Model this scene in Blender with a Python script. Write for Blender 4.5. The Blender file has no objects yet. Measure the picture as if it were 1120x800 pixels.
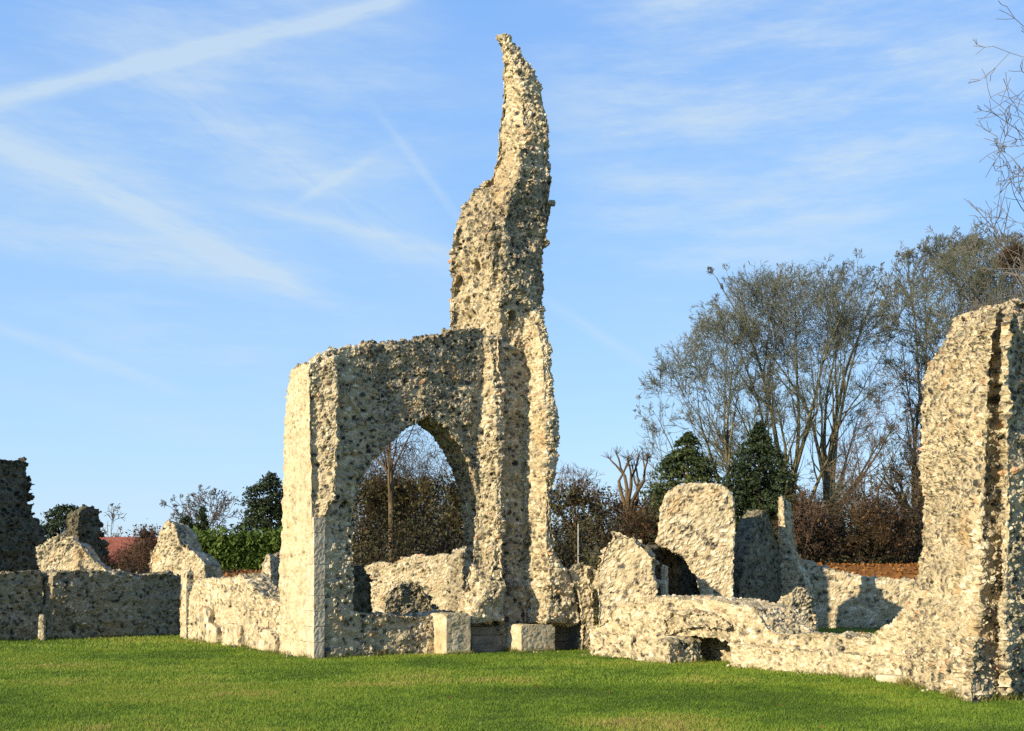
import bpy, bmesh, math, random
import numpy as np
from mathutils import Vector, Matrix

R = math.radians
F, CX, HY, EYE = 1200.0, 560.0, 645.0, 1.65      # survey constants of the view: focal length, principal column, horizon row, eye height
scene = bpy.context.scene
COL = scene.collection

# ------------------------------------------------------------------ sun
SUN_AZ, SUN_EL = R(38.5), R(21)
SUN_DIR = Vector((-math.cos(SUN_AZ) * math.cos(SUN_EL), -math.sin(SUN_AZ) * math.cos(SUN_EL), math.sin(SUN_EL)))

# ------------------------------------------------------------------ numpy noise
def _hash(ix, iy, iz, seed):
    h = (ix.astype(np.int64) * 374761393 + iy.astype(np.int64) * 668265263 + iz.astype(np.int64) * 2147483647 // 7 * 3 + seed * 974634777)
    h = h & 0xFFFFFFFF
    h = ((h ^ (h >> 13)) * 1274126177) & 0xFFFFFFFF
    h = ((h ^ (h >> 16)) * 2246822519) & 0xFFFFFFFF
    h = h ^ (h >> 15)
    return (h & 0xFFFFFF).astype(np.float32) / np.float32(0x1000000)

def vnoise(p, seed=0):
    i = np.floor(p); f = (p - i).astype(np.float32); i = i.astype(np.int64)
    f = f * f * (3 - 2 * f)
    out = 0
    for dx in (0, 1):
        wx = f[:, 0] if dx else 1 - f[:, 0]
        for dy in (0, 1):
            wy = f[:, 1] if dy else 1 - f[:, 1]
            for dz in (0, 1):
                wz = f[:, 2] if dz else 1 - f[:, 2]
                out = out + wx * wy * wz * _hash(i[:, 0] + dx, i[:, 1] + dy, i[:, 2] + dz, seed)
    return out * 2 - 1

def fbm(p, seed=0, octaves=3):
    a, s, out = 1.0, 1.0, 0
    for k in range(octaves):
        out = out + a * vnoise(p * s, seed + 17 * k)
        a *= 0.5; s *= 2.03
    return out / 1.6

def voronoi(p, seed=0):
    i = np.floor(p).astype(np.int64)
    n = len(p)
    f1 = np.full(n, 9.0, np.float32); f2 = np.full(n, 9.0, np.float32)
    c1 = np.zeros(n, np.float32); c2 = np.zeros(n, np.float32)
    for dx in (-1, 0, 1):
        for dy in (-1, 0, 1):
            for dz in (-1, 0, 1):
                a, b, c = i[:, 0] + dx, i[:, 1] + dy, i[:, 2] + dz
                hx = _hash(a, b, c, seed + 1); hy = _hash(a, b, c, seed + 2); hz = _hash(a, b, c, seed + 3)
                d = (a + hx - p[:, 0]) ** 2 + (b + hy - p[:, 1]) ** 2 + (c + hz - p[:, 2]) ** 2
                d = np.sqrt(d).astype(np.float32)
                near = d < f1
                f2 = np.where(near, f1, np.minimum(f2, d))
                c1 = np.where(near, _hash(a, b, c, seed + 4), c1)
                c2 = np.where(near, _hash(a, b, c, seed + 5), c2)
                f1 = np.where(near, d, f1)
    return f1, f2, c1, c2

def sstep(a, b, x):
    t = np.clip((x - a) / (b - a), 0, 1)
    return t * t * (3 - 2 * t)

# ------------------------------------------------------------------ terrain
def ground_z(x, y):
    x = np.asarray(x, float); y = np.asarray(y, float)
    z = 2.55 * sstep(47.5, 54.0, y + 1.2 * np.sin(x * 0.21) + 0.5 * np.sin(x * 0.63 + 1))
    z = z + 0.32 * sstep(29.5, 34.5, y - 0.25 * np.abs(x - 11)) * sstep(3.0, 6.0, x)
    z = z + 0.035 * np.sin(x * 0.35 + 0.6) * np.sin(y * 0.28 + 1.1)
    return z
def gz(x, y): return float(ground_z(np.array([x]), np.array([y]))[0])

# ------------------------------------------------------------------ objects, labels
def props(o, label=None, cat=None, group=None, kind=None):
    if label: o['label'] = label
    if cat: o['category'] = cat
    if group: o['group'] = group
    if kind: o['kind'] = kind
    return o
def link(o, parent=None):
    COL.objects.link(o)
    if parent is not None: o.parent = parent
    return o
def empty(name, loc, label, cat, group=None):
    o = bpy.data.objects.new(name, None); o.location = loc; o.empty_display_size = 0.3
    link(o)
    return props(o, label, cat, group)
def mesh_np(name, v, f, mat, attrs=None, smooth=False):
    v = np.asarray(v, np.float32); f = np.asarray(f, np.int32); k = f.shape[1]
    me = bpy.data.meshes.new(name)
    me.vertices.add(len(v)); me.vertices.foreach_set('co', v.ravel())
    me.loops.add(f.size); me.loops.foreach_set('vertex_index', f.ravel())
    me.polygons.add(len(f)); me.polygons.foreach_set('loop_start', np.arange(0, f.size, k, dtype=np.int32))
    if smooth: me.polygons.foreach_set('use_smooth', np.ones(len(f), bool))
    if attrs:
        for an, arr in attrs.items():
            at = me.attributes.new(an, 'FLOAT', 'POINT'); at.data.foreach_set('value', np.asarray(arr, np.float32))
    me.update(calc_edges=True)
    me.materials.append(mat)
    return me
def add_mesh(name, me, parent=None, loc=None):
    o = bpy.data.objects.new(name, me)
    if parent is not None and loc is None:
        o.matrix_parent_inverse = Matrix.Identity(4)
    link(o, parent)
    if loc is not None: o.location = loc
    return o

# ------------------------------------------------------------------ materials
class N:
    """small node-tree writer"""
    def __init__(s, mat):
        s.t = mat.node_tree; s.t.nodes.clear()
    def n(s, typ, **kw):
        nd = s.t.nodes.new(typ)
        for k, v in kw.items():
            if k == 'ins':
                for i, val in v.items():
                    sock = nd.inputs[i]
                    if hasattr(val, 'is_output') or isinstance(val, bpy.types.NodeSocket): s.t.links.new(val, sock)
                    else: sock.default_value = val
            else: setattr(nd, k, v)
        return nd
    def math(s, op, a, b=0.0, c=None, clamp=False):
        ins = {0: a, 1: b}
        if c is not None: ins[2] = c
        return s.n('ShaderNodeMath', operation=op, use_clamp=clamp, ins=ins).outputs[0]
    def mix(s, fac, a, b, blend='MIX'):
        nd = s.n('ShaderNodeMix', data_type='RGBA', blend_type=blend)
        for i, val in ((0, fac), (6, a), (7, b)):
            if isinstance(val, bpy.types.NodeSocket): s.t.links.new(val, nd.inputs[i])
            else: nd.inputs[i].default_value = val if i == 0 else (*val[:3], 1)
        return nd.outputs[2]
    def ramp(s, fac, stops, interp='LINEAR'):
        nd = s.n('ShaderNodeValToRGB', ins={0: fac}); r = nd.color_ramp; r.interpolation = interp
        while len(r.elements) < len(stops): r.elements.new(0.5)
        for e, (p, c) in zip(r.elements, stops):
            e.position = p; e.color = (c, c, c, 1) if isinstance(c, (int, float)) else (*c, 1)
        return nd.outputs[0]
    def smooth(s, x, a, b, lo=0.0, hi=1.0):
        return s.n('ShaderNodeMapRange', interpolation_type='SMOOTHSTEP', ins={0: x, 1: a, 2: b, 3: lo, 4: hi}).outputs[0]
    def attr(s, name): return s.n('ShaderNodeAttribute', attribute_name=name).outputs['Fac']
    def noise(s, scale, detail=3, rough=0.55, vec=None, out=0):
        nd = s.n('ShaderNodeTexNoise', ins={'Scale': scale, 'Detail': detail, 'Roughness': rough})
        if vec is not None: s.t.links.new(vec, nd.inputs['Vector'])
        return nd.outputs[out]
    def pos(s): return s.n('ShaderNodeNewGeometry').outputs['Position']
    def surf(s, color, rough=0.9, spec=0.2, normal=None, trans=None):
        b = s.n('ShaderNodeBsdfPrincipled', ins={'Roughness': rough, 'Specular IOR Level': spec})
        if isinstance(color, bpy.types.NodeSocket): s.t.links.new(color, b.inputs['Base Color'])
        else: b.inputs['Base Color'].default_value = (*color, 1)
        if normal is not None: s.t.links.new(normal, b.inputs['Normal'])
        sh = b.outputs[0]
        if trans is not None:
            tr = s.n('ShaderNodeBsdfTranslucent')
            if isinstance(color, bpy.types.NodeSocket): s.t.links.new(color, tr.inputs['Color'])
            else: tr.inputs['Color'].default_value = (*color, 1)
            sh = s.n('ShaderNodeMixShader', ins={0: trans, 1: sh, 2: tr.outputs[0]}).outputs[0]
        o = s.n('ShaderNodeOutputMaterial')
        s.t.links.new(sh, o.inputs['Surface'])
def new_mat(name):
    m = bpy.data.materials.new(name); m.use_nodes = True
    return m, N(m)

def rubble_material(name, chips=0.50, dark=0.0):
    m, n = new_mat(name)
    tone, hue, joint, dress, bias = n.attr('tone'), n.attr('hue'), n.attr('joint'), n.attr('dress'), n.attr('bias')
    p = n.pos()
    big = n.noise(0.55, 4, 0.6, p); mid = n.noise(3.0, 4, 0.6, p); fine = n.noise(38, 4, 0.7, p)
    t = n.math('ADD', tone, n.math('MULTIPLY', n.math('SUBTRACT', big, 0.5), 0.95))
    t = n.math('ADD', n.math('SUBTRACT', n.math('MULTIPLY_ADD', n.math('SUBTRACT', t, 0.5), 1.25, 0.5), dark), bias)
    stone = n.ramp(t, [(0.0, (0.030, 0.031, 0.035)), (0.17, (0.055, 0.055, 0.058)), (0.28, (0.152, 0.136, 0.108)),
                       (0.48, (0.296, 0.252, 0.172)), (0.75, (0.416, 0.356, 0.248)), (1.0, (0.560, 0.512, 0.400))])
    tint = n.ramp(hue, [(0.0, (1.0, 0.86, 0.68)), (0.4, (1, 1, 1)), (0.8, (1.0, 0.97, 0.9)), (0.955, (0.86, 0.92, 1.0)), (0.965, (1.0, 0.52, 0.34))])
    stone = n.mix(0.8, stone, tint, 'MULTIPLY')
    mort = n.ramp(mid, [(0.3, (0.264, 0.212, 0.128)), (0.55, (0.376, 0.312, 0.200)), (0.8, (0.456, 0.388, 0.268))])
    c = n.mix(joint, stone, mort)
    # small flints and chips pressed into the mortar, crisp at any distance
    vp = n.n('ShaderNodeVectorMath', operation='MULTIPLY', ins={0: p, 1: (1, 1, 1.4)}).outputs[0]
    vo = n.n('ShaderNodeTexVoronoi', feature='F1', ins={'Vector': vp, 'Scale': 17.0, 'Randomness': 1.0})
    vr = n.n('ShaderNodeSeparateColor', ins={0: vo.outputs['Color']}).outputs[0]
    vin = n.smooth(vo.outputs['Distance'], 0.30, 0.42, 1, 0)
    chip = n.ramp(n.math('ADD', n.math('SUBTRACT', n.math('ADD', vr, bias), dark * 0.7), n.math('MULTIPLY', n.math('SUBTRACT', big, 0.5), 0.75)), [(0.0, (0.030, 0.030, 0.034)), (0.17, (0.060, 0.057, 0.052)), (0.23, (0.288, 0.240, 0.160)), (0.7, (0.424, 0.360, 0.252)), (1.0, (0.576, 0.528, 0.424))], 'LINEAR')
    c = n.mix(n.math('MULTIPLY', vin, n.math('MULTIPLY', n.math('SUBTRACT', 1.0, n.math('MULTIPLY', dress, 0.75)), chips)), c, chip)
    # smooth dressed facing
    fc = n.ramp(mid, [(0.25, (0.30, 0.246, 0.15)), (0.5, (0.41, 0.348, 0.228)), (0.8, (0.47, 0.408, 0.29))])
    c = n.mix(n.math('MULTIPLY', dress, 0.6), c, fc)
    # lichen and weather stains with their own shapes
    lich = n.smooth(n.noise(1.7, 5, 0.65, p), 0.56, 0.70)
    c = n.mix(n.math('MULTIPLY', lich, 0.45), c, (0.136, 0.128, 0.100))
    och = n.smooth(n.noise(0.9, 4, 0.6, n.n('ShaderNodeVectorMath', operation='ADD', ins={0: p, 1: (31, 7, 3)}).outputs[0]), 0.58, 0.70)
    c = n.mix(n.math('MULTIPLY', och, 0.45), c, (0.336, 0.216, 0.096))
    c = n.mix(0.55, c, n.ramp(fine, [(0.3, 0.55), (0.5, 1.0), (0.75, 1.25)]), 'MULTIPLY')
    nz = n.n('ShaderNodeSeparateXYZ', ins={0: n.n('ShaderNodeNewGeometry').outputs['True Normal']}).outputs[2]
    moss = n.math('MULTIPLY', n.smooth(nz, 0.35, 0.8), n.smooth(n.noise(2.3, 5, 0.65, p), 0.42, 0.62))
    c = n.mix(n.math('MULTIPLY', moss, 0.65), c, (0.085, 0.085, 0.032))
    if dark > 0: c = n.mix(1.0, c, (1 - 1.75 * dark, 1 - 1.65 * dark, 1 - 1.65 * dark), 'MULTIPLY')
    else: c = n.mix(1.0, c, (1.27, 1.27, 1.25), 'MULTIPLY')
    bump = n.n('ShaderNodeBump', ins={'Strength': 0.7, 'Distance': 0.03, 'Height': n.math('ADD', fine, n.noise(14, 4, 0.6, p))}).outputs[0]
    n.surf(c, 0.92, 0.15, bump)
    return m
RUBBLE = rubble_material('flint_rubble')
RUBBLE_SHADE = rubble_material('flint_rubble_shade', dark=0.085)  # copy darkened in colour for walls and niches that stand in shade
RUBBLE_DEEP_SHADE = rubble_material('flint_rubble_deep_shade', chips=0.45, dark=0.34)  # shade of recess and turned-away faces put into stone colour, slight algae tint
RUBBLE_SLATE_SHADE = rubble_material('flint_rubble_slate_shade', chips=0.45, dark=0.23)  # darkened copy: shade on the triangular ruin's face painted into its colour
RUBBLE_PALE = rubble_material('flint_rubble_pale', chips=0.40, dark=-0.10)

def ashlar_material():
    m, n = new_mat('dressed_stone')
    p = n.pos()
    mid = n.noise(3.5, 5, 0.65, p); fine = n.noise(40, 4, 0.7, p)
    c = n.ramp(mid, [(0.25, (0.320, 0.264, 0.176)), (0.5, (0.464, 0.400, 0.288)), (0.75, (0.528, 0.472, 0.360))])
    pits = n.smooth(n.noise(9, 5, 0.7, p), 0.60, 0.70)
    c = n.mix(n.math('MULTIPLY', pits, 0.7), c, (0.150, 0.130, 0.100))
    c = n.mix(0.5, c, n.ramp(fine, [(0.3, 0.6), (0.5, 1.0), (0.75, 1.2)]), 'MULTIPLY')
    bump = n.n('ShaderNodeBump', ins={'Strength': 0.6, 'Distance': 0.02, 'Height': n.math('ADD', fine, mid)}).outputs[0]
    n.surf(c, 0.9, 0.15, bump)
    return m
ASHLAR = ashlar_material()

def grey_stone_material():
    m, n = new_mat('shaded_grey_stone')
    p = n.pos()
    mid = n.noise(3.0, 5, 0.65, p); fine = n.noise(36, 4, 0.7, p)
    c = n.ramp(mid, [(0.25, (0.100, 0.095, 0.080)), (0.5, (0.176, 0.160, 0.128)), (0.8, (0.288, 0.248, 0.184))])  # dressed stone greyed down, shade on the plinth courses is in its colour
    c = n.mix(0.5, c, n.ramp(fine, [(0.3, 0.6), (0.5, 1.0), (0.75, 1.2)]), 'MULTIPLY')
    bump = n.n('ShaderNodeBump', ins={'Strength': 0.6, 'Distance': 0.02, 'Height': n.math('ADD', fine, mid)}).outputs[0]
    n.surf(c, 0.92, 0.15, bump)
    return m
GREYSTONE_SHADED = grey_stone_material()

def bark_material(name, a, b, c_):
    m, n = new_mat(name)
    p = n.pos()
    c = n.ramp(n.noise(1.3, 4, 0.65, p), [(0.3, a), (0.5, b), (0.72, c_)])
    n.surf(c, 0.9, 0.15)
    return m
BARK_BEECH = bark_material('beech_bark', (0.06, 0.053, 0.028), (0.12, 0.102, 0.052), (0.21, 0.175, 0.095))
TWIG_BEECH = bark_material('beech_twigs', (0.068, 0.075, 0.055), (0.112, 0.118, 0.083), (0.17, 0.162, 0.115))
BARK_BROWN = bark_material('brown_bark', (0.045, 0.032, 0.018), (0.085, 0.06, 0.032), (0.15, 0.11, 0.06))
TWIG_RED = bark_material('reddish_twigs', (0.07, 0.048, 0.036), (0.125, 0.085, 0.06), (0.17, 0.125, 0.09))
TWIG_DARK = bark_material('dark_twigs', (0.035, 0.026, 0.016), (0.065, 0.045, 0.026), (0.11, 0.075, 0.04))
BARK_GREY = bark_material('grey_bark', (0.07, 0.066, 0.06), (0.12, 0.11, 0.10), (0.20, 0.18, 0.16))

def leaf_material(name, stops, trans=0.25):
    m, n = new_mat(name)
    v = n.attr('vary')
    c = n.ramp(v, stops)
    n.surf(c, 0.65, 0.25, trans=trans)
    return m
LEAF_YEW = leaf_material('yew_needles', [(0.0, (0.010, 0.018, 0.008)), (0.5, (0.022, 0.036, 0.014)), (1.0, (0.05, 0.07, 0.025))], 0.12)
LEAF_FIR = leaf_material('fir_needles', [(0.0, (0.018, 0.032, 0.012)), (0.5, (0.042, 0.062, 0.02)), (1.0, (0.085, 0.105, 0.035))], 0.15)
LEAF_HEDGE = leaf_material('hedge_leaves', [(0.0, (0.030, 0.058, 0.010)), (0.5, (0.078, 0.128, 0.018)), (1.0, (0.165, 0.20, 0.035))], 0.3)
LEAF_BROWN = leaf_material('dead_brown_leaves', [(0.0, (0.022, 0.013, 0.006)), (0.5, (0.055, 0.030, 0.012)), (1.0, (0.12, 0.065, 0.024))], 0.2)
LEAF_ORANGE = leaf_material('fallen_copper_leaves', [(0.0, (0.085, 0.034, 0.010)), (0.5, (0.225, 0.092, 0.022)), (1.0, (0.36, 0.18, 0.05))], 0.15)
LEAF_OLIVE = leaf_material('olive_bramble', [(0.0, (0.024, 0.022, 0.008)), (0.5, (0.055, 0.048, 0.014)), (1.0, (0.11, 0.10, 0.025))], 0.2)

# ------------------------------------------------------------------ planes on which the ruins stand
class Plane:
    """an upright reference plane: a point on the lawn, a bearing, and depth behind it"""
    def __init__(s, px, D, phi):
        s.A = Vector(((px - CX) / F * D, D, 0)); a = R(phi)
        s.u = Vector((math.cos(a), math.sin(a), 0)); s.b = Vector((-math.sin(a), math.cos(a), 0))
    def hit(s, px, py, t=0.0):
        k = (px - CX) / F
        q = s.A + s.b * t
        den = s.u.x - k * s.u.y
        ss = (k * q.y - q.x) / den
        Y = q.y + ss * s.u.y
        return ss, EYE + (HY - py) / F * Y
    def w(s, ss, t, z): return s.A + s.u * ss + s.b * t + Vector((0, 0, z))

class Solid:
    def __init__(s): s.bm = bmesh.new()
    def prism(s, pl, outline, t0, t1, shrink=1.0, sink=True):
        pts = [pl.hit(x, y, t0) for x, y in outline]
        zmin = min(z for _, z in pts)
        base = min(gz(pl.w(q[0], t0, 0).x, pl.w(q[0], t0, 0).y) for q in pts)
        if sink:
            pts = [(a, (min(z, base - 0.4) if z < zmin + 0.25 else z)) for a, z in pts]
        cs = sum(a for a, _ in pts) / len(pts)
        f = [s.bm.verts.new(pl.w(a, t0, z)) for a, z in pts]
        k = [s.bm.verts.new(pl.w(cs + (a - cs) * shrink, t1, z if z < base else base + (z - base) * (0.5 + 0.5 * shrink))) for a, z in pts]
        n = len(f)
        fs = [s.bm.faces.new(f), s.bm.faces.new(k[::-1])]
        for i in range(n):
            fs.append(s.bm.faces.new((f[(i + 1) % n], f[i], k[i], k[(i + 1) % n])))
        bmesh.ops.triangulate(s.bm, faces=fs[:2])
        return s
    def jag(s, pl, edge, n, t0, t1, seed, px=4.0):
        """angular stones and broken ledges jutting from an edge (a polyline of pixel rows unprojected on the plane)"""
        rng = random.Random(seed)
        L = [math.dist(a, b) for a, b in zip(edge, edge[1:])]; tot = sum(L)
        for _ in range(n):
            x = rng.random() * tot; i = 0
            while i < len(L) - 1 and x > L[i]: x -= L[i]; i += 1
            f = min(1, x / max(L[i], .01)); cx = edge[i][0] + (edge[i + 1][0] - edge[i][0]) * f; cy = edge[i][1] + (edge[i + 1][1] - edge[i][1]) * f
            w, h = px * rng.uniform(.5, 1.5), px * rng.uniform(.4, 1.1); a = rng.uniform(-.5, .5)
            q = [(cx + (dx * math.cos(a) - dy * math.sin(a)), cy + (dx * math.sin(a) + dy * math.cos(a))) for dx, dy in ((-w, h), (-w * rng.uniform(.5, 1), -h), (w * rng.uniform(.5, 1), -h * rng.uniform(.6, 1.2)), (w, h))]
            ta = rng.uniform(t0, t0 + .65 * (t1 - t0)); s.prism(pl, q, ta, ta + rng.uniform(.15, .4) * (t1 - t0) + .1, 0.9, sink=False)
        return s
    def loft(s, pl, rows, t0=0.0, T=None):
        """rows: (y, back-left, front-left, front-right, depth[, t0])"""
        rings = []
        for r in rows:
            y, l, c, rr, d = r[:5]; f0 = r[5] if len(r) > 5 else t0
            sc, z = pl.hit(c, y, f0); sr, _ = pl.hit(rr, y, f0); sl, _ = pl.hit(l, y, f0 + d)
            zl = pl.hit(l, y, f0 + d)[1]; zr = pl.hit(rr, y, f0)[1]
            if y >= 705: z = zl = zr = -0.4
            m = 0.5 * (sc + sr)
            rings.append([s.bm.verts.new(pl.w(a, t, zz)) for a, t, zz in
                          ((sc, f0, z), (m, f0 - 0.04, .5 * (z + zr)), (sr, f0, zr), (sr - 0.05, f0 + d, .5 * (zl + zr)), (0.5 * (sl + sr), f0 + d + 0.04, .75 * zl + .25 * zr), (sl, f0 + d, zl))])
        for a, b in zip(rings, rings[1:]):
            for i in range(6):
                j = (i + 1) % 6
                s.bm.faces.new((a[i], a[j], b[j], b[i]))
        s.bm.faces.new(rings[0]); s.bm.faces.new(rings[-1][::-1])
        return s

_tmp_mod = {}
def rubble(name, solid, voxel, parent=None, mat=None, size=0.14, amp=0.05, big=0.10, seed=1, dress=None, squash=1.35, tonebias=None, holes=()):
    """weathered flint-and-mortar masonry: solid -> voxel mesh -> every vertex pushed out by the stone it belongs to"""
    bmesh.ops.recalc_face_normals(solid.bm, faces=solid.bm.faces)
    me = bpy.data.meshes.new('rough'); solid.bm.to_mesh(me); solid.bm.free()
    ob = bpy.data.objects.new('rough', me); COL.objects.link(ob)
    md = ob.modifiers.new('v', 'REMESH'); md.mode = 'VOXEL'; md.voxel_size = voxel; md.adaptivity = 0
    bpy.context.view_layer.update()
    dg = bpy.context.evaluated_depsgraph_get()
    out = bpy.data.meshes.new_from_object(ob.evaluated_get(dg))
    bpy.data.objects.remove(ob); bpy.data.meshes.remove(me)
    nv = len(out.vertices)
    co = np.empty(nv * 3, np.float32); out.vertices.foreach_get('co', co); co = co.reshape(-1, 3)
    no = np.empty(nv * 3, np.float32); out.vertex_normals.foreach_get('vector', no); no = no.reshape(-1, 3)
    sm = dress(co, no) if dress is not None else np.zeros(nv, np.float32)
    k = 1 - 0.55 * sm
    o = np.array([seed * 3.7, seed * 1.3, seed * 2.1], np.float32)
    L = 0.9 * fbm((co + o) * 0.8, seed, 3) + 0.8 * fbm((co + o) * 2.4, seed + 40, 3)
    warp = np.stack([vnoise(co * 4 + o + 5 * i, seed + 60 + i) for i in range(3)], 1) * 0.3
    size = size * 0.76; amp = amp * 0.85
    q = (co + o) / size * np.array([1, 1, squash], np.float32) + warp
    f1, f2, c1, c2 = voronoi(q, seed)
    b1, b2, e1, e2 = voronoi(q / 1.5 + 5, seed + 3)
    large = fbm((co + o) * 1.3, seed + 200, 2) > 0.12
    f1 = np.where(large, b1, f1); f2 = np.where(large, b2, f2); c1 = np.where(large, e1, c1); c2 = np.where(large, e2, c2)
    edge = f2 - f1
    joint = 1 - sstep(0.06, 0.30, edge)
    # some patches are mortar-rich core where the stones barely show
    core = sstep(0.05, 0.5, fbm((co + o) * 1.1, seed + 90, 3))
    h = sstep(0.0, 0.45, edge) * (0.25 + 0.75 * c2) - 0.35
    g1, g2, d1, d2 = voronoi(q * 2.1 + 11, seed + 7)
    h2 = sstep(0.0, 0.5, g2 - g1) * d2 - 0.3
    # facing that has fallen away in patches, and single stones that have dropped out
    fallen = sstep(0.02, 0.16, fbm((co + o) * np.array([0.75, 0.75, 0.6], np.float32), seed + 130, 4))
    pit = ((c1 < 0.15) & (d2 > 0.15)).astype(np.float32) * sstep(0.05, 0.3, edge)
    h = h * (1 - pit) - 1.05 * pit
    mid = fbm((co + o) * 5.0, seed + 150, 2)
    disp = big * L * (1 - 0.5 * sm) - 0.8 * big * fallen * (1 - 0.7 * sm) + 0.22 * amp * np.sin(co[:, 2] * 2 * math.pi / 0.42 + 1.5 * L) + 0.3 * amp * mid * k + 1.35 * amp * k * h * (1 - 0.3 * core) + 0.5 * amp * k * h2
    for (hx, hy, hz), rad, dep in holes:
        dd = np.sqrt(((co - np.array([hx, hy, hz], np.float32)) ** 2).sum(1))
        disp = disp - dep * (1 - sstep(rad * 0.6, rad, dd))
    co = co + no * disp[:, None]
    tone = np.where(core > 0.55, 0.5 * c1 + 0.5 * d1, c1)
    tone = np.where(pit > 0.5, 0.14, tone)  # dropped-out sockets toned dark, deepening their shade by colour
    bias = tonebias(co) if tonebias is not None else np.zeros(nv, np.float32)
    joint = np.clip(np.maximum(joint, 0.45 * core * (d2 > 0.35)), 0, 1)
    out.vertices.foreach_set('co', co.astype(np.float32).ravel())
    for an, arr in (('tone', tone), ('hue', c2), ('joint', joint), ('dress', sm), ('bias', bias)):
        at = out.attributes.new(an, 'FLOAT', 'POINT'); at.data.foreach_set('value', arr.astype(np.float32))
    out.polygons.foreach_set('use_smooth', np.zeros(len(out.polygons), bool))
    out.update()
    out.materials.clear(); out.materials.append(mat or RUBBLE)
    out.name = name
    o_ = bpy.data.objects.new(name, out); link(o_, parent)
    return o_

def blocks(name, boxes, parent=None, mat=None, bevel=0.025, seed=3):
    """dressed stones: boxes = (plane, s0, s1, t0, t1, z0, z1)"""
    bm = bmesh.new()
    rng = random.Random(seed)
    for pl, s0, s1, t0, t1, z0, z1 in boxes:
        vs = [bm.verts.new(pl.w(a, t, z)) for z in (z0, z1) for a, t in ((s0, t0), (s1, t0), (s1, t1), (s0, t1))]
        for idx in ((0, 3, 2, 1), (4, 5, 6, 7), (0, 1, 5, 4), (1, 2, 6, 5), (2, 3, 7, 6), (3, 0, 4, 7)):
            bm.faces.new([vs[i] for i in idx])
    bmesh.ops.recalc_face_normals(bm, faces=bm.faces)
    bmesh.ops.bevel(bm, geom=list(bm.edges), offset=bevel, segments=2, profile=0.6, affect='EDGES')
    bmesh.ops.subdivide_edges(bm, edges=[e for e in bm.edges if e.calc_length() > 0.12], cuts=5, use_grid_fill=True)
    for v in bm.verts:
        p = v.co
        v.co = p + Vector((rng.uniform(-1, 1), rng.uniform(-1, 1), rng.uniform(-1, 1))) * 0.006
    me = bpy.data.meshes.new(name); bm.to_mesh(me); bm.free()
    me.materials.append(mat or ASHLAR)
    o = bpy.data.objects.new(name, me); link(o, parent)
    return o
def local(px0, px1, y0, y1, pl, t0):
    a, z1 = pl.hit(px0, y0, t0); b, _ = pl.hit(px1, y0, t0); _, z0 = pl.hit(px0, y1, t0)
    return a, b, z0, z1

# ================================================================== SETTING: ground
def build_ground():
    xs = np.concatenate([[-900, -500, -250, -120, -80], np.arange(-50, 50.1, 0.8), [80, 120, 250, 500, 900]])
    ys = np.concatenate([[-60, -20, 0, 5], np.arange(8, 60, 0.5), np.arange(60, 110, 2.5), [130, 180, 280, 500, 1200]])
    X, Y = np.meshgrid(xs, ys); Z = ground_z(X, Y)
    v = np.stack([X.ravel(), Y.ravel(), Z.ravel()], 1)
    nx, ny = len(xs), len(ys)
    i = (np.arange(ny - 1)[:, None] * nx + np.arange(nx - 1)[None, :]).ravel()
    f = np.stack([i, i + 1, i + 1 + nx, i + nx], 1)
    m, n = new_mat('lawn_and_leaf_litter')
    p = n.pos()
    g = n.ramp(n.noise(0.45, 5, 0.65, p), [(0.3, (0.06, 0.11, 0.012)), (0.5, (0.10, 0.15, 0.018)), (0.7, (0.17, 0.18, 0.035))])
    g = n.mix(0.6, g, n.ramp(n.noise(16, 5, 0.7, p), [(0.3, 0.5), (0.5, 1.0), (0.75, 1.35)]), 'MULTIPLY')
    l = n.ramp(n.noise(2.2, 6, 0.75, p), [(0.25, (0.055, 0.028, 0.012)), (0.48, (0.18, 0.078, 0.022)), (0.75, (0.32, 0.15, 0.045))])
    z = n.n('ShaderNodeSeparateXYZ', ins={0: p}).outputs[2]
    k = n.smooth(n.math('ADD', z, n.math('MULTIPLY', n.noise(0.7, 4, 0.6, p), 0.8)), 0.9, 1.25)
    c = n.mix(k, g, l)
    bump = n.n('ShaderNodeBump', ins={'Strength': 0.6, 'Distance': 0.05, 'Height': n.noise(22, 5, 0.7, p)}).outputs[0]
    n.surf(c, 0.9, 0.1, bump)
    o = add_mesh('ground', mesh_np('ground', v, f, m, smooth=True))
    props(o, kind='structure')
build_ground()

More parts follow.
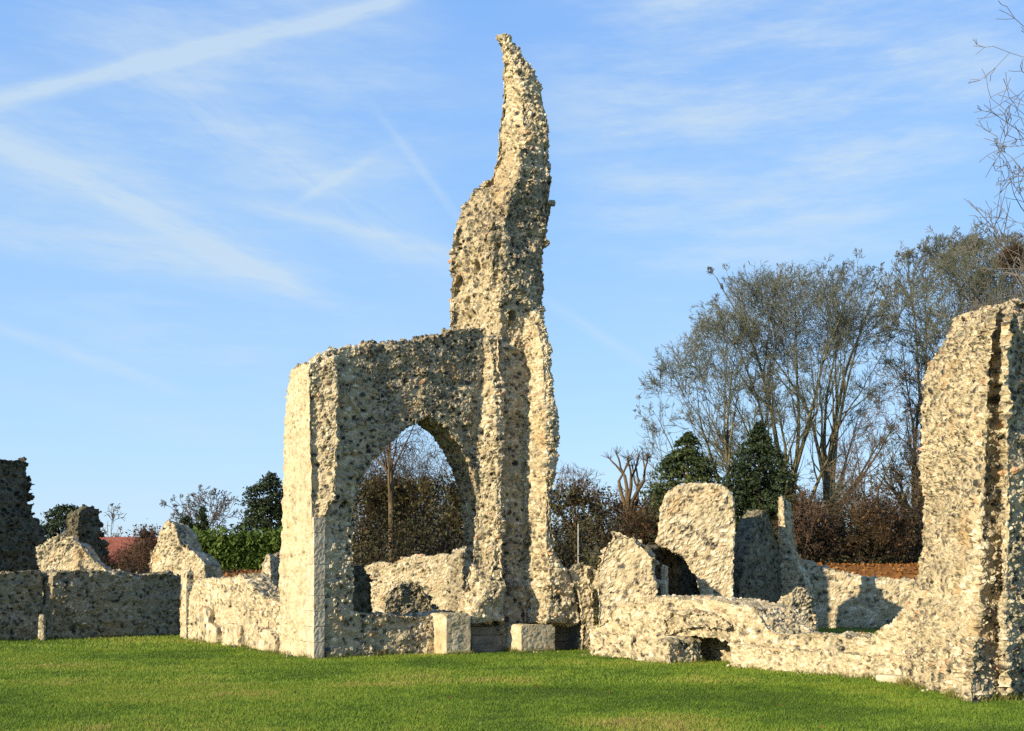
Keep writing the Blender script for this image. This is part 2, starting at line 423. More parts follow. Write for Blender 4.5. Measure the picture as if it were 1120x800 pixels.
def build_grass():
    rng = np.random.default_rng(5)
    def field(n, y0, y1, half, h, w):
        y = y0 + (y1 - y0) * rng.random(n) ** 0.85
        x = (rng.random(n) * 2 - 1) * (half * y + 1.5)
        z = ground_z(x, y)
        b = np.stack([x, y, z], 1)
        patch = fbm(b * np.array([0.5, 0.5, 0.0]), 11, 4)
        clump = fbm(b * np.array([4.0, 4.0, 0.0]), 12, 2)
        hh = h * (0.6 + 0.8 * rng.random(n)) * (1 + 0.5 * clump + 0.3 * patch)
        a = rng.random(n) * 6.283
        d = np.stack([np.cos(a), np.sin(a), np.zeros(n)], 1)
        lean = (rng.random((n, 2)) - 0.5) * 1.5 * hh[:, None]
        tip = b + np.stack([lean[:, 0], lean[:, 1], hh], 1)
        ww = (w * (0.7 + 0.6 * rng.random(n)))[:, None]
        v = np.stack([b - d * ww, b + d * ww, tip], 1).reshape(-1, 3)
        band = vnoise(b * np.array([0.12, 1.1, 0.0]) + 3, 21)
        var = np.clip(0.45 + 0.16 * band + 0.58 * patch + 0.25 * clump + 0.42 * (rng.random(n) - 0.5), 0, 1)
        return v, np.repeat(var, 3)
    V, A = [], []
    for args in ((360000, 10.5, 19, 0.62, 0.034, 0.0055), (310000, 18, 30, 0.62, 0.04, 0.009), (140000, 29, 48, 0.62, 0.055, 0.016)):
        v, a = field(*args); V.append(v); A.append(a)
    v = np.concatenate(V); a = np.concatenate(A)
    f = np.arange(len(v)).reshape(-1, 3)
    m, n = new_mat('lawn_grass')
    c = n.ramp(n.attr('vary'), [(0.0, (0.060, 0.112, 0.012)), (0.30, (0.128, 0.215, 0.020)), (0.60, (0.195, 0.268, 0.030)), (0.85, (0.27, 0.285, 0.050)), (1.0, (0.34, 0.28, 0.09))])
    n.surf(c, 0.6, 0.25, trans=0.35)
    o = add_mesh('grass', mesh_np('grass', v, f, m, {'vary': a}))
    props(o, 'short mown green lawn grass in front of the ruins', 'grass', kind='stuff')
build_grass()

# ================================================================== RUINS
# ---- the tall arched ruin
def main_ruin():
    pl = Plane(345, 26.4, 32)
    root = empty('arched_ruin', (pl.A.x + 3.5, pl.A.y + 1.8, 0), 'tall flint ruin with a pointed arch and a jagged spire rising from its right side', 'ruin')
    inv = Matrix.Translation(-root.location)
    kids = []
    endn = np.array([-0.85, -0.52, 0], np.float32)
    A = np.array(pl.A, np.float32); u = np.array(pl.u, np.float32)
    def dress(co, no):
        s = (co - A) @ u
        return (sstep(0.55, 0.8, no @ endn) * (1 - sstep(0.1, 0.5, s))).astype(np.float32)
    s = Solid()
    s.prism(pl, [(348, 722), (348, 640), (347, 566), (344, 480), (342, 405), (349, 390), (360, 381), (395, 378), (420, 375), (445, 375), (475, 367), (496, 360), (530, 358),
                 (548, 420), (548, 722), (530, 722), (530, 620), (529, 585), (526, 553), (519, 524), (509, 499), (497, 479), (484, 464), (469, 453), (456, 460), (441, 471), (424, 487), (406, 510), (394, 536), (388, 565), (386, 600), (387, 640), (388, 690), (388, 722)], 0, 1.1)
    s.loft(pl, [(397, 327, 338, 352, 1.7), (405, 318, 337, 375, 2.0), (460, 310, 338, 380, 2.0), (566, 308, 341, 384, 2.0), (615, 305, 343, 385, 2.05), (660, 305, 344, 386, 2.05), (722, 305, 345, 386, 2.05)])
    s.loft(pl, [(386, 345, 356, 372, .25, -.02), (398, 337, 362, 370, .32, -.2), (440, 338, 366, 373, .36, -.28), (500, 339, 366, 372, .36, -.28), (545, 340, 362, 368, .34, -.24), (566, 341, 352, 356, .3, -.08)])
    s.prism(pl, [(380, 722), (380, 669), (420, 671), (460, 673), (490, 670), (530, 672), (530, 722)], 0.02, 1.2)
    s.jag(pl, [(346, 396), (352, 386), (362, 379), (395, 376), (445, 373), (475, 366), (495, 360)], 34, 0, 1.0, 95, 4.2)
    s.jag(pl, [(360, 400), (372, 470), (380, 560), (400, 440), (440, 410), (500, 400), (515, 470), (440, 430)], 34, -.10, .25, 96, 4.5)
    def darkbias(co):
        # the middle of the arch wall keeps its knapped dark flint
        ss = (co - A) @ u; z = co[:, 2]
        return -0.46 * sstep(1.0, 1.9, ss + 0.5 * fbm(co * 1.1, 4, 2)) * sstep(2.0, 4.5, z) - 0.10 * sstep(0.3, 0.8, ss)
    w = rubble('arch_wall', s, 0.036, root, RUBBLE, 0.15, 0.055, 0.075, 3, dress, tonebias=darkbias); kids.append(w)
    def hole(px, py, t, r, dep):
        a, z = pl.hit(px, py, t)
        return (tuple(pl.w(a, t, z)), r, dep)
    s = Solid()
    s.loft(pl, [(38, 546, 549, 555, .45, .7), (50, 546.5, 553, 567, .6, .62), (70, 547, 562, 582, .9, .5), (88, 547, 569, 592, 1.1, .4), (119, 545, 570, 596, 1.3, .3), (145, 540, 572, 601, 1.5, .15),
                (178, 540, 574, 602, 1.6, .05), (192, 536, 566, 603, 1.7), (199, 535, 564, 603, 1.75), (205, 516, 560, 603, 1.8), (222, 508, 556, 601, 1.9), (242, 499, 552, 601, 1.9),
                (259, 495, 550, 602, 1.9), (265, 495, 550, 606, 1.9), (270, 495, 550, 604, 1.9), (275, 495, 550, 598, 1.9), (290, 496, 549, 595, 1.9), (312, 495, 549, 594, 1.9), (362, 492, 546, 595, 1.9), (400, 498, 543, 601, 1.9),
                (475, 510, 545, 608, 1.9), (555, 516, 548, 604, 1.9), (600, 514, 548, 605, 1.9), (620, 510, 548, 609, 1.9), (650, 504, 548, 618, 1.9), (680, 500, 548, 622, 1.9), (722, 500, 548, 622, 1.9)])
    s.jag(pl, [(543, 165), (540, 190), (520, 206), (510, 224), (501, 250), (499, 300), (497, 355)], 26, 1.62, 1.9, 91, 3.8)
    s.jag(pl, [(576, 72), (588, 92), (592, 120), (598, 150), (600, 200), (600, 260), (594, 290), (592, 350)], 26, .15, .7, 92, 3.4)
    s.jag(pl, [(530, 215), (545, 260), (540, 310), (560, 330), (575, 280), (585, 220), (570, 150)], 26, -.12, .3, 94, 5.0)
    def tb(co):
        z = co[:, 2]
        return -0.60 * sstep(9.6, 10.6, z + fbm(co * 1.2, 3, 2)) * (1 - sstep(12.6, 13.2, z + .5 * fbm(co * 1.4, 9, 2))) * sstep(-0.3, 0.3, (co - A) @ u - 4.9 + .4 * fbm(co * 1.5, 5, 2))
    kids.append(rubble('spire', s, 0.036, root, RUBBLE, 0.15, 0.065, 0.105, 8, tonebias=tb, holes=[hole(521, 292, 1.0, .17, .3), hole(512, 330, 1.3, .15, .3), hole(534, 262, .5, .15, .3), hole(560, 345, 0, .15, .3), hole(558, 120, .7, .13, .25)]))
    # each shaft keeps a broken, splayed left side
    for rows, sd in (([(366, 518, 534, 548, .4, -.1), (385, 517, 537, 551, .55, -.28), (450, 519, 542, 553, .5, -.36), (510, 520, 544, 552, .5, -.36), (560, 519, 543, 553, .5, -.36), (615, 514, 540, 554, .52, -.36), (640, 505, 534, 554, .75, -.58), (656, 500, 526, 554, .8, -.58), (676, 498, 518, 553, .8, -.56), (682, 500, 516, 551, .8, -.54)], 21),
                     ([(338, 566, 580, 592, .4, -.1), (362, 568, 588, 601, .8, -.65), (385, 569, 593, 605, 1.0, -.85), (475, 570, 597, 610, 1.05, -.92), (555, 570, 596, 606, 1.05, -.92), (600, 569, 597, 609, 1.05, -.92), (620, 568, 600, 619, 1.05, -.92), (650, 566, 602, 630, 1.05, -.92), (678, 565, 598, 633, 1.05, -.9), (684, 566, 596, 631, 1.05, -.88)], 25)):
        s = Solid(); s.loft(pl, rows)
        kids.append(rubble('pilaster', s, 0.034, root, RUBBLE_PALE, 0.14, 0.065, 0.105, sd, holes=[hole(590, 641, -.7, .13, .3), hole(538, 520, -.5, .12, .25)]))
    # rough core stones heaped in the niche between the pilasters
    s = Solid(); s.prism(pl, [(545, 690), (548, 652), (556, 640), (568, 636), (576, 650), (578, 690)], -0.28, 0.3, 0.9)
    kids.append(rubble('niche_rubble', s, 0.036, root, RUBBLE_SHADE, 0.15, 0.07, 0.08, 31))
    # dressed plinth stones
    for (x0, x1, y0, y1, t0) in ((488, 515, 671, 716, -0.66), (570, 608, 683, 716, -1.0)):
        a, b, z0, z1 = local(x0, x1, y0, y1, pl, t0)
        s = Solid(); s.prism(pl, [(x0, y1), (x0, y0 + 3), (x0 + 2, y0), (x1 - 3, y0), (x1, y0 + 4), (x1, y1)], t0, t0 + 1.2, 1.0)
        kids.append(rubble('plinth_block', s, 0.026, root, RUBBLE_PALE, 0.22, 0.022, 0.03, x0 % 97, dress=lambda co, no: np.full(len(co), 0.9, np.float32)))
    a, b, z0, z1 = local(516, 569, 686, 716, pl, -0.3)
    h = z1 / 3
    kids.append(blocks('plinth_course', [(pl, a, b, -0.30 + 0.03 * i, 0.3, -0.3 if i == 0 else i * h + .004, (i + 1) * h) for i in range(3)], root, GREYSTONE_SHADED, 0.02, 5))
    a, b, z0, z1 = local(608, 643, 684, 716, pl, -0.25)
    kids.append(blocks('plinth_course', [(pl, a, b, -0.25 + 0.03 * i, 1.4, -0.3 if i == 0 else i * h + .004, (i + 1) * h) for i in range(3)], root, GREYSTONE_SHADED, 0.02, 6))
    # crisp quoin at the lower corner of the left end
    zt = pl.hit(344, 566)[1]; nq = 9; bx = []; rng = random.Random(4)
    for i in range(nq):
        z0 = -0.3 if i == 0 else zt * i / nq + 0.004; z1 = zt * (i + 1) / nq
        wdt = 0.20 + 0.03 * rng.random()
        bx.append((pl, -0.07 + 0.01 * rng.random(), wdt, -0.07 + 0.01 * rng.random(), 0.38 + (0.25 if i % 2 else 0), z0, z1))
    kids.append(blocks('corner_quoin', bx, root, ASHLAR, 0.012, 7))
    for k in kids: k.data.transform(inv)
main_ruin()

def simple_ruin(name, label, cat, pl, outline, t0, t1, voxel, mat=None, seed=1, shrink=0.92, size=0.15, amp=0.05, big=0.09, group=None, extra=None, parts=None, tonebias=None, holes=()):
    s = Solid(); s.prism(pl, outline, t0, t1, shrink)
    ymax = max(y for _, y in outline); yt = min(y for _, y in outline)
    edge = [q for q in outline if q[1] < ymax - 25]
    if len(edge) > 2 and big > 0.035: s.jag(pl, edge, int(sum(math.dist(a, b) for a, b in zip(edge, edge[1:])) / 9), t0, t1, seed, 3.6)
    if extra: extra(s)
    o = rubble(name, s, voxel, None, mat, size, amp, big, seed, tonebias=tonebias, holes=holes)
    cc = np.empty(len(o.data.vertices) * 3, np.float32); o.data.vertices.foreach_get("co", cc); c = cc.reshape(-1, 3).mean(0).astype(float)
    off = Vector((float(c[0]), float(c[1]), gz(c[0], c[1])))
    o.data.transform(Matrix.Translation(-off)); o.location = off
    props(o, label, cat, group)
    return o

# ---- right pier (runs out of the frame)
def right_pier():
    pl = Plane(1075, 16.6, 35)
    root = empty('rubble_pier', (pl.A.x + 0.8, pl.A.y + 0.9, 0), 'massive pale rubble pier at the right end of the low wall', 'ruin')
    s = Solid()
    rr = [(339, 1074), (346, 1056), (356, 1040), (374, 1029), (394, 1018), (425, 1007), (450, 1004), (506, 1005), (550, 1010), (600, 1008), (640, 1004), (665, 990), (690, 984), (775, 984)]
    s.loft(pl, [(y, l, 1083 - (y - 339) * .04, 1170, 2.1) for y, l in rr])
    # second shaft across the dark re-entrant groove
    s.loft(pl, [(329, 1106, 1110, 1172, .9, -.05), (336, 1099, 1103, 1172, .9, -.2), (350, 1095, 1098, 1175, .9, -.35), (420, 1093, 1097, 1175, .9, -.4), (455, 1096, 1100, 1175, .9, -.4), (600, 1096, 1101, 1175, .9, -.4), (680, 1093, 1098, 1175, .9, -.42), (775, 1092, 1097, 1175, .9, -.42)])
    s.jag(pl, [(1083, 342), (1104, 334), (1118, 328)], 8, 0, .8, 98, 6)
    A = np.array(pl.A, np.float32); u = np.array(pl.u, np.float32)
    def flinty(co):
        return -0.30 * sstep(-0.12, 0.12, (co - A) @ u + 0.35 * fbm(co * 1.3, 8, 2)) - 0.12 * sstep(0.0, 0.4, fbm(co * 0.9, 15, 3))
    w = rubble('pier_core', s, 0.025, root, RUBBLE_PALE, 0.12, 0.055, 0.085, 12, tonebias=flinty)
    # footing stones
    s = Solid()
    s.loft(pl, [(700, 1000, 1064, 1210, 2.3, -.18), (722, 992, 1060, 1215, 2.4, -.3), (775, 988, 1060, 1215, 2.4, -.34)])
    f = rubble('footing', s, 0.03, root, RUBBLE, 0.13, 0.075, 0.07, 14)
    inv = Matrix.Translation(-root.location)
    plf = Plane(966, 19.7, -38)
    bx = [(plf, -0.05, 0.85, -0.25, 0.3, -0.1, 0.13), (plf, 0.9, 1.75, -0.22, 0.3, -0.1, 0.12), (plf, 1.78, 2.6, -0.2, 0.3, -0.1, 0.15)]
    b = blocks('footing_stone', bx, root, ASHLAR, 0.02, 9)
    for k in (w, f, b): k.data.transform(inv)
right_pier()

# ---- the low wall with a niche between the two
def low_wall():
    A = Vector(((643 - CX) / F * 27.1, 27.1, 0)); B = Vector(((975 - CX) / F * 19.8, 19.8, 0))
    phi = math.degrees(math.atan2(B.y - A.y, B.x - A.x))
    pl = Plane(643, 27.1, phi)
    root = empty('low_wall', (A + B) / 2, 'low pale rubble wall with a dark square niche in front of the ruined chapel', 'wall')
    s = Solid()
    s.prism(pl, [(643, 722), (643, 684), (655, 680), (668, 664), (690, 657), (718, 655), (735, 653), (735, 730), (690, 726)], 0.0, 1.3, 1.0)
    s.prism(pl, [(728, 730), (730, 652), (755, 655), (776, 655), (800, 660), (824, 664), (832, 676), (839, 687), (845, 690), (845, 740), (797, 737), (797, 710), (794, 701), (775, 697), (752, 697), (736, 701), (735, 735)], 0.0, 1.3, 1.0)
    s.prism(pl, [(728, 735), (728, 670), (805, 670), (805, 738)], 0.95, 1.5, 1.0)
    s.prism(pl, [(838, 742), (838, 690), (870, 692), (900, 692), (950, 696), (972, 684), (992, 664), (1004, 648), (1020, 640), (1030, 755), (900, 745)], 0.0, 1.0, 1.0)
    tops = rubble('wall_body', s, 0.036, root, RUBBLE_PALE, 0.13, 0.05, 0.07, 17)
    s = Solid()
    s.prism(pl, [(690, 735), (690, 703), (696, 699), (725, 697), (731, 702), (733, 735)], -0.7, 0.3, 1.0)
    bt = rubble('buttress', s, 0.034, root, RUBBLE_PALE, 0.15, 0.04, 0.02, 18)
    s = Solid()   # stepped course that runs along the right half
    s.prism(pl, [(799, 738), (799, 705), (850, 709), (900, 713), (950, 716), (985, 716), (992, 755), (900, 748)], -0.14, 0.2, 1.0)
    cs = rubble('lower_course', s, 0.032, root, RUBBLE_PALE, 0.11, 0.04, 0.03, 19)
    s = Solid()
    s.prism(pl, [(645, 724), (645, 692), (690, 695), (692, 728)], -0.16, 0.2, 1.0)
    cs2 = rubble('lower_course', s, 0.034, root, RUBBLE_PALE, 0.12, 0.04, 0.03, 20)
    s = Solid()   # lumpy overhanging core above the niche
    s.prism(pl, [(722, 700), (720, 678), (732, 667), (752, 664), (775, 666), (792, 676), (799, 686), (792, 692), (775, 689), (752, 689), (738, 694)], -0.16, 0.5, 0.95, sink=False)
    ov = rubble('niche_head', s, 0.034, root, RUBBLE, 0.17, 0.085, 0.09, 22)
    inv = Matrix.Translation(-root.location)
    for k in (tops, bt, cs, cs2, ov): k.data.transform(inv)
low_wall()

# ---- left side walls
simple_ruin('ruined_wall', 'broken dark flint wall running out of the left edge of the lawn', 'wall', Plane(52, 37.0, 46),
            [(-150, 712), (-150, 632), (-60, 628), (-20, 622), (0, 627), (22, 624), (40, 622), (50, 628), (51, 655), (47, 702)], 0, 0.9, 0.05, RUBBLE_SHADE, 41, size=0.19, amp=0.07)
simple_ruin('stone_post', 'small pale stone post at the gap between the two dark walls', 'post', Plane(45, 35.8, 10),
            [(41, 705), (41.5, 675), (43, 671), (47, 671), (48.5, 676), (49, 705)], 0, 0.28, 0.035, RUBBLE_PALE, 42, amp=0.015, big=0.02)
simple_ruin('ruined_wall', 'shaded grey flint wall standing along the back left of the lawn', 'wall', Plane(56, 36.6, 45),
            [(56, 705), (56, 660), (55, 632), (62, 624), (85, 622), (112, 625), (135, 623), (160, 628), (186, 626), (203, 632), (206, 703)], 0, 0.9, 0.05, RUBBLE_SHADE, 43, size=0.18, amp=0.065, shrink=1.0)
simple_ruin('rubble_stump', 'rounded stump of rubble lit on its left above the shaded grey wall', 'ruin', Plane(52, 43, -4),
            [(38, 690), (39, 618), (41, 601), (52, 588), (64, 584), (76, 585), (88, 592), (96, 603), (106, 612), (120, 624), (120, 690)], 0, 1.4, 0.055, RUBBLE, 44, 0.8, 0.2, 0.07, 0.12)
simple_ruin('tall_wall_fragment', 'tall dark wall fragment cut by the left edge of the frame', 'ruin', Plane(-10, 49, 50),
            [(-140, 690), (-140, 520), (-60, 500), (-20, 499), (8, 501), (27, 502), (32, 512), (34, 545), (38, 566), (47, 578), (49, 600), (51, 690)], 0, 2.0, 0.06, RUBBLE_DEEP_SHADE, 45, 0.92, 0.22, 0.08, 0.16)
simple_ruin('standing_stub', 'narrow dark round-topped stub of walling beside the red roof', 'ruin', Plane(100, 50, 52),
            [(84, 690), (84, 580), (86, 561), (93, 553), (102, 552), (109, 557), (113, 585), (117, 640), (117, 690)], 0, 1.2, 0.06, RUBBLE_DEEP_SHADE, 46, 0.9, 0.2, 0.07, 0.12)
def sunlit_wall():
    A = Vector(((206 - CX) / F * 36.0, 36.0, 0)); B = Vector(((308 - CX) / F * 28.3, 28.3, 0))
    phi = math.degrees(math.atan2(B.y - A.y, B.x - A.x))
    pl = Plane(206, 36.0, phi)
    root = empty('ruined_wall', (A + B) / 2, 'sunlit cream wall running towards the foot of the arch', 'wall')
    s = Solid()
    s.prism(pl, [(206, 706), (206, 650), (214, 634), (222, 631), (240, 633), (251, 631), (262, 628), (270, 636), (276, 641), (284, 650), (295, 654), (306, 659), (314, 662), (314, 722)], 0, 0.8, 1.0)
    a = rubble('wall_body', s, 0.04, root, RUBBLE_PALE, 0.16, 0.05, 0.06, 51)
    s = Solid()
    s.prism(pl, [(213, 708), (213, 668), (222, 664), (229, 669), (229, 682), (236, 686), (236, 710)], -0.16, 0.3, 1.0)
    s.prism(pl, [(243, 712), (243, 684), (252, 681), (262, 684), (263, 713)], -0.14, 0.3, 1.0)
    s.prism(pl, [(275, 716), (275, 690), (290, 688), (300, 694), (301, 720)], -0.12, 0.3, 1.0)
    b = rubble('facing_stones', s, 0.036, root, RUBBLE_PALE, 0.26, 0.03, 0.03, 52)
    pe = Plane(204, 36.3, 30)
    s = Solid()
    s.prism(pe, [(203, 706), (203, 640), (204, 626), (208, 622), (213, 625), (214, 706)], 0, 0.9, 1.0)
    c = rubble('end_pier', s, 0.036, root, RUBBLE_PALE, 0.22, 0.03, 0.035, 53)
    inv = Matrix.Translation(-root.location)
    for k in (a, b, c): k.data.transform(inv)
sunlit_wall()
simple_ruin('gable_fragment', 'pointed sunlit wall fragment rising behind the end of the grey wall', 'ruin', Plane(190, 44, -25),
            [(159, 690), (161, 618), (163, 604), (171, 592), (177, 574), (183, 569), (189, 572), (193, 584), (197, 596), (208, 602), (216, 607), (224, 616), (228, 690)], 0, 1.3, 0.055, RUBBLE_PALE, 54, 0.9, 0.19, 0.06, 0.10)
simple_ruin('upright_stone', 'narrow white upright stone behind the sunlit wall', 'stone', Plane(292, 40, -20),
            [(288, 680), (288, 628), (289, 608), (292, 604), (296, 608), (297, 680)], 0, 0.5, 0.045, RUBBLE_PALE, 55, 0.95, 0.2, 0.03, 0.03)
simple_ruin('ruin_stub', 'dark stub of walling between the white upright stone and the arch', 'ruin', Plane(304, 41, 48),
            [(297, 680), (298, 618), (302, 607), (308, 604), (316, 606), (318, 680)], 0, 0.8, 0.05, RUBBLE_SHADE, 56, 0.95, 0.2, 0.05, 0.06)

# ---- seen through the arch
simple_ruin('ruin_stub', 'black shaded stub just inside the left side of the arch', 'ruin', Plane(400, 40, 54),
            [(374, 690), (376, 625), (386, 617), (396, 617), (404, 626), (409, 642), (412, 690)], 0, 0.9, 0.05, RUBBLE_DEEP_SHADE, 61, 0.9, 0.18, 0.06, 0.08)
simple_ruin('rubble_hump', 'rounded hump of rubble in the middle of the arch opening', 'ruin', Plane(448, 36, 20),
            [(418, 700), (420, 660), (426, 646), (438, 637), (452, 634), (464, 640), (472, 654), (478, 668), (480, 700)], 0, 1.2, 0.045, RUBBLE_SHADE, 62, 0.7, 0.17, 0.07, 0.10)
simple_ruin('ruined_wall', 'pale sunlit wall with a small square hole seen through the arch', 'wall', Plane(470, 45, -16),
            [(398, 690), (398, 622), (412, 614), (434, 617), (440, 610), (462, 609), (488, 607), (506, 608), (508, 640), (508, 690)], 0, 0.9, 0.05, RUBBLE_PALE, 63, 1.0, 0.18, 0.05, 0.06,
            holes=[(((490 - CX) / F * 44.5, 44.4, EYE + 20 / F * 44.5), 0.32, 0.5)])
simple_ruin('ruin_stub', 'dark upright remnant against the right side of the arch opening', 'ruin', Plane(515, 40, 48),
            [(507, 690), (507, 615), (512, 600), (522, 596), (534, 600), (536, 690)], 0, 0.9, 0.05, RUBBLE_SHADE, 64, 0.95, 0.18, 0.06, 0.08)

# ---- rear right ruins
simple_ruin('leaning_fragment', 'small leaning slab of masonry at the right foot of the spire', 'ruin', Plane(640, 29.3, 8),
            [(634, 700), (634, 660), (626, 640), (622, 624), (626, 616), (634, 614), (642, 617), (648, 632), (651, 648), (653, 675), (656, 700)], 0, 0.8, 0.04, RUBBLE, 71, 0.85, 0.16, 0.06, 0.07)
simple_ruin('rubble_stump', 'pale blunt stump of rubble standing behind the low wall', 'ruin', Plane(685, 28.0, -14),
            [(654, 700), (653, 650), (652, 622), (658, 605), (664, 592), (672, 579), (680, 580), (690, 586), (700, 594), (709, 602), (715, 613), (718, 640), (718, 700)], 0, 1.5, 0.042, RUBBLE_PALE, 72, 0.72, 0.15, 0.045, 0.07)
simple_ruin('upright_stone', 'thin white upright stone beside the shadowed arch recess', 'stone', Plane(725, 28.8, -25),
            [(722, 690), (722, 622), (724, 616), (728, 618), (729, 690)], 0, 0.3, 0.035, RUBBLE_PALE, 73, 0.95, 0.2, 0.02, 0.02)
def slab():
    pl = Plane(760, 29.8, -10)
    root = empty('standing_slab', (pl.A.x, pl.A.y + 0.7, 0), 'big round-shouldered pale slab of masonry with a broken arch springing below', 'ruin')
    s = Solid()
    s.prism(pl, [(800, 690), (803, 640), (804, 590), (805, 565), (803, 546), (796, 534), (790, 529), (770, 528), (748, 528), (737, 532), (728, 540), (723, 556), (721, 575), (719, 594), (732, 600), (744, 607), (754, 618), (761, 630), (766, 645), (768, 690)], 0, 1.3, 0.97)
    a = rubble('wall_slab', s, 0.045, root, RUBBLE_PALE, 0.15, 0.045, 0.055, 74)
    pr = Plane(740, 31.3, 52)
    s = Solid()
    s.prism(pr, [(706, 690), (708, 602), (722, 597), (740, 598), (756, 612), (768, 630), (776, 690)], 0, 0.8, 1.0)
    b = rubble('recess_wall', s, 0.05, root, RUBBLE_DEEP_SHADE, 0.18, 0.05, 0.07, 75)
    inv = Matrix.Translation(-root.location)
    for k in (a, b): k.data.transform(inv)
slab()
def tri_ruin():
    pl = Plane(832, 32.0, 48)
    root = empty('triangular_ruin', (pl.A.x, pl.A.y + 0.7, 0), 'tall triangular ruin with a slate grey shaded face and a thin pale spike', 'ruin')
    s = Solid()
    s.prism(pl, [(802, 700), (806, 660), (812, 625), (819, 595), (825, 574), (831, 562), (836, 557), (841, 563), (847, 575), (852, 590), (858, 612), (864, 640), (868, 665), (868, 700)], 0, 0.55, 1.0)
    a = rubble('shaded_face', s, 0.042, root, RUBBLE_SLATE_SHADE, 0.14, 0.035, 0.05, 76)
    pp = Plane(855, 33.0, -35)
    s = Solid()
    s.prism(pp, [(852, 700), (850, 620), (849, 580), (848, 556), (850, 543), (855, 540), (858, 550), (860, 578), (864, 596), (870, 612), (882, 640), (890, 700)], 0, 0.8, 0.9)
    b = rubble('spike', s, 0.042, root, RUBBLE_PALE, 0.15, 0.04, 0.05, 77)
    inv = Matrix.Translation(-root.location)
    for k in (a, b): k.data.transform(inv)
tri_ruin()
simple_ruin('rubble_boulder', 'rounded boulder of fallen masonry below the thin pale spike', 'ruin', Plane(876, 27, 20),
            [(860, 705), (861, 664), (866, 648), (873, 640), (882, 643), (890, 658), (893, 678), (895, 705)], 0, 0.8, 0.036, RUBBLE, 78, 0.7, 0.13, 0.06, 0.06)
simple_ruin('ruined_wall', 'long pale wall below the leafy bank in front of the bare trees', 'wall', Plane(870, 36.6, -14),
            [(846, 700), (848, 606), (862, 610), (885, 615), (905, 622), (935, 630), (970, 633), (1003, 634), (1040, 634), (1090, 634), (1092, 715)], 0, 0.9, 0.05, RUBBLE_PALE, 79, 1.0, 0.16, 0.04, 0.05)

# ================================================================== VEGETATION
def tubes(P0, P1, R0, R1, sides):
    P0 = np.asarray(P0, np.float32); P1 = np.asarray(P1, np.float32)
    d = P1 - P0; L = np.linalg.norm(d, axis=1, keepdims=True); d = d / np.maximum(L, 1e-6)
    ref = np.where(np.abs(d[:, 2:3]) > 0.9, np.array([[1, 0, 0]], np.float32), np.array([[0, 0, 1]], np.float32))
    a = np.cross(d, ref); a /= np.maximum(np.linalg.norm(a, axis=1, keepdims=True), 1e-6)
    b = np.cross(d, a)
    n = len(P0); vs = []
    for P, Rr in ((P0, R0), (P1, R1)):
        for k in range(sides):
            t = 2 * math.pi * k / sides
            vs.append(P + (a * math.cos(t) + b * math.sin(t)) * np.asarray(Rr, np.float32)[:, None])
    v = np.stack(vs, 1).reshape(-1, 3)
    base = np.arange(n)[:, None] * (2 * sides)
    f = np.concatenate([np.concatenate([base + k, base + (k + 1) % sides, base + sides + (k + 1) % sides, base + sides + k], 1) for k in range(sides)], 0)
    return v, f

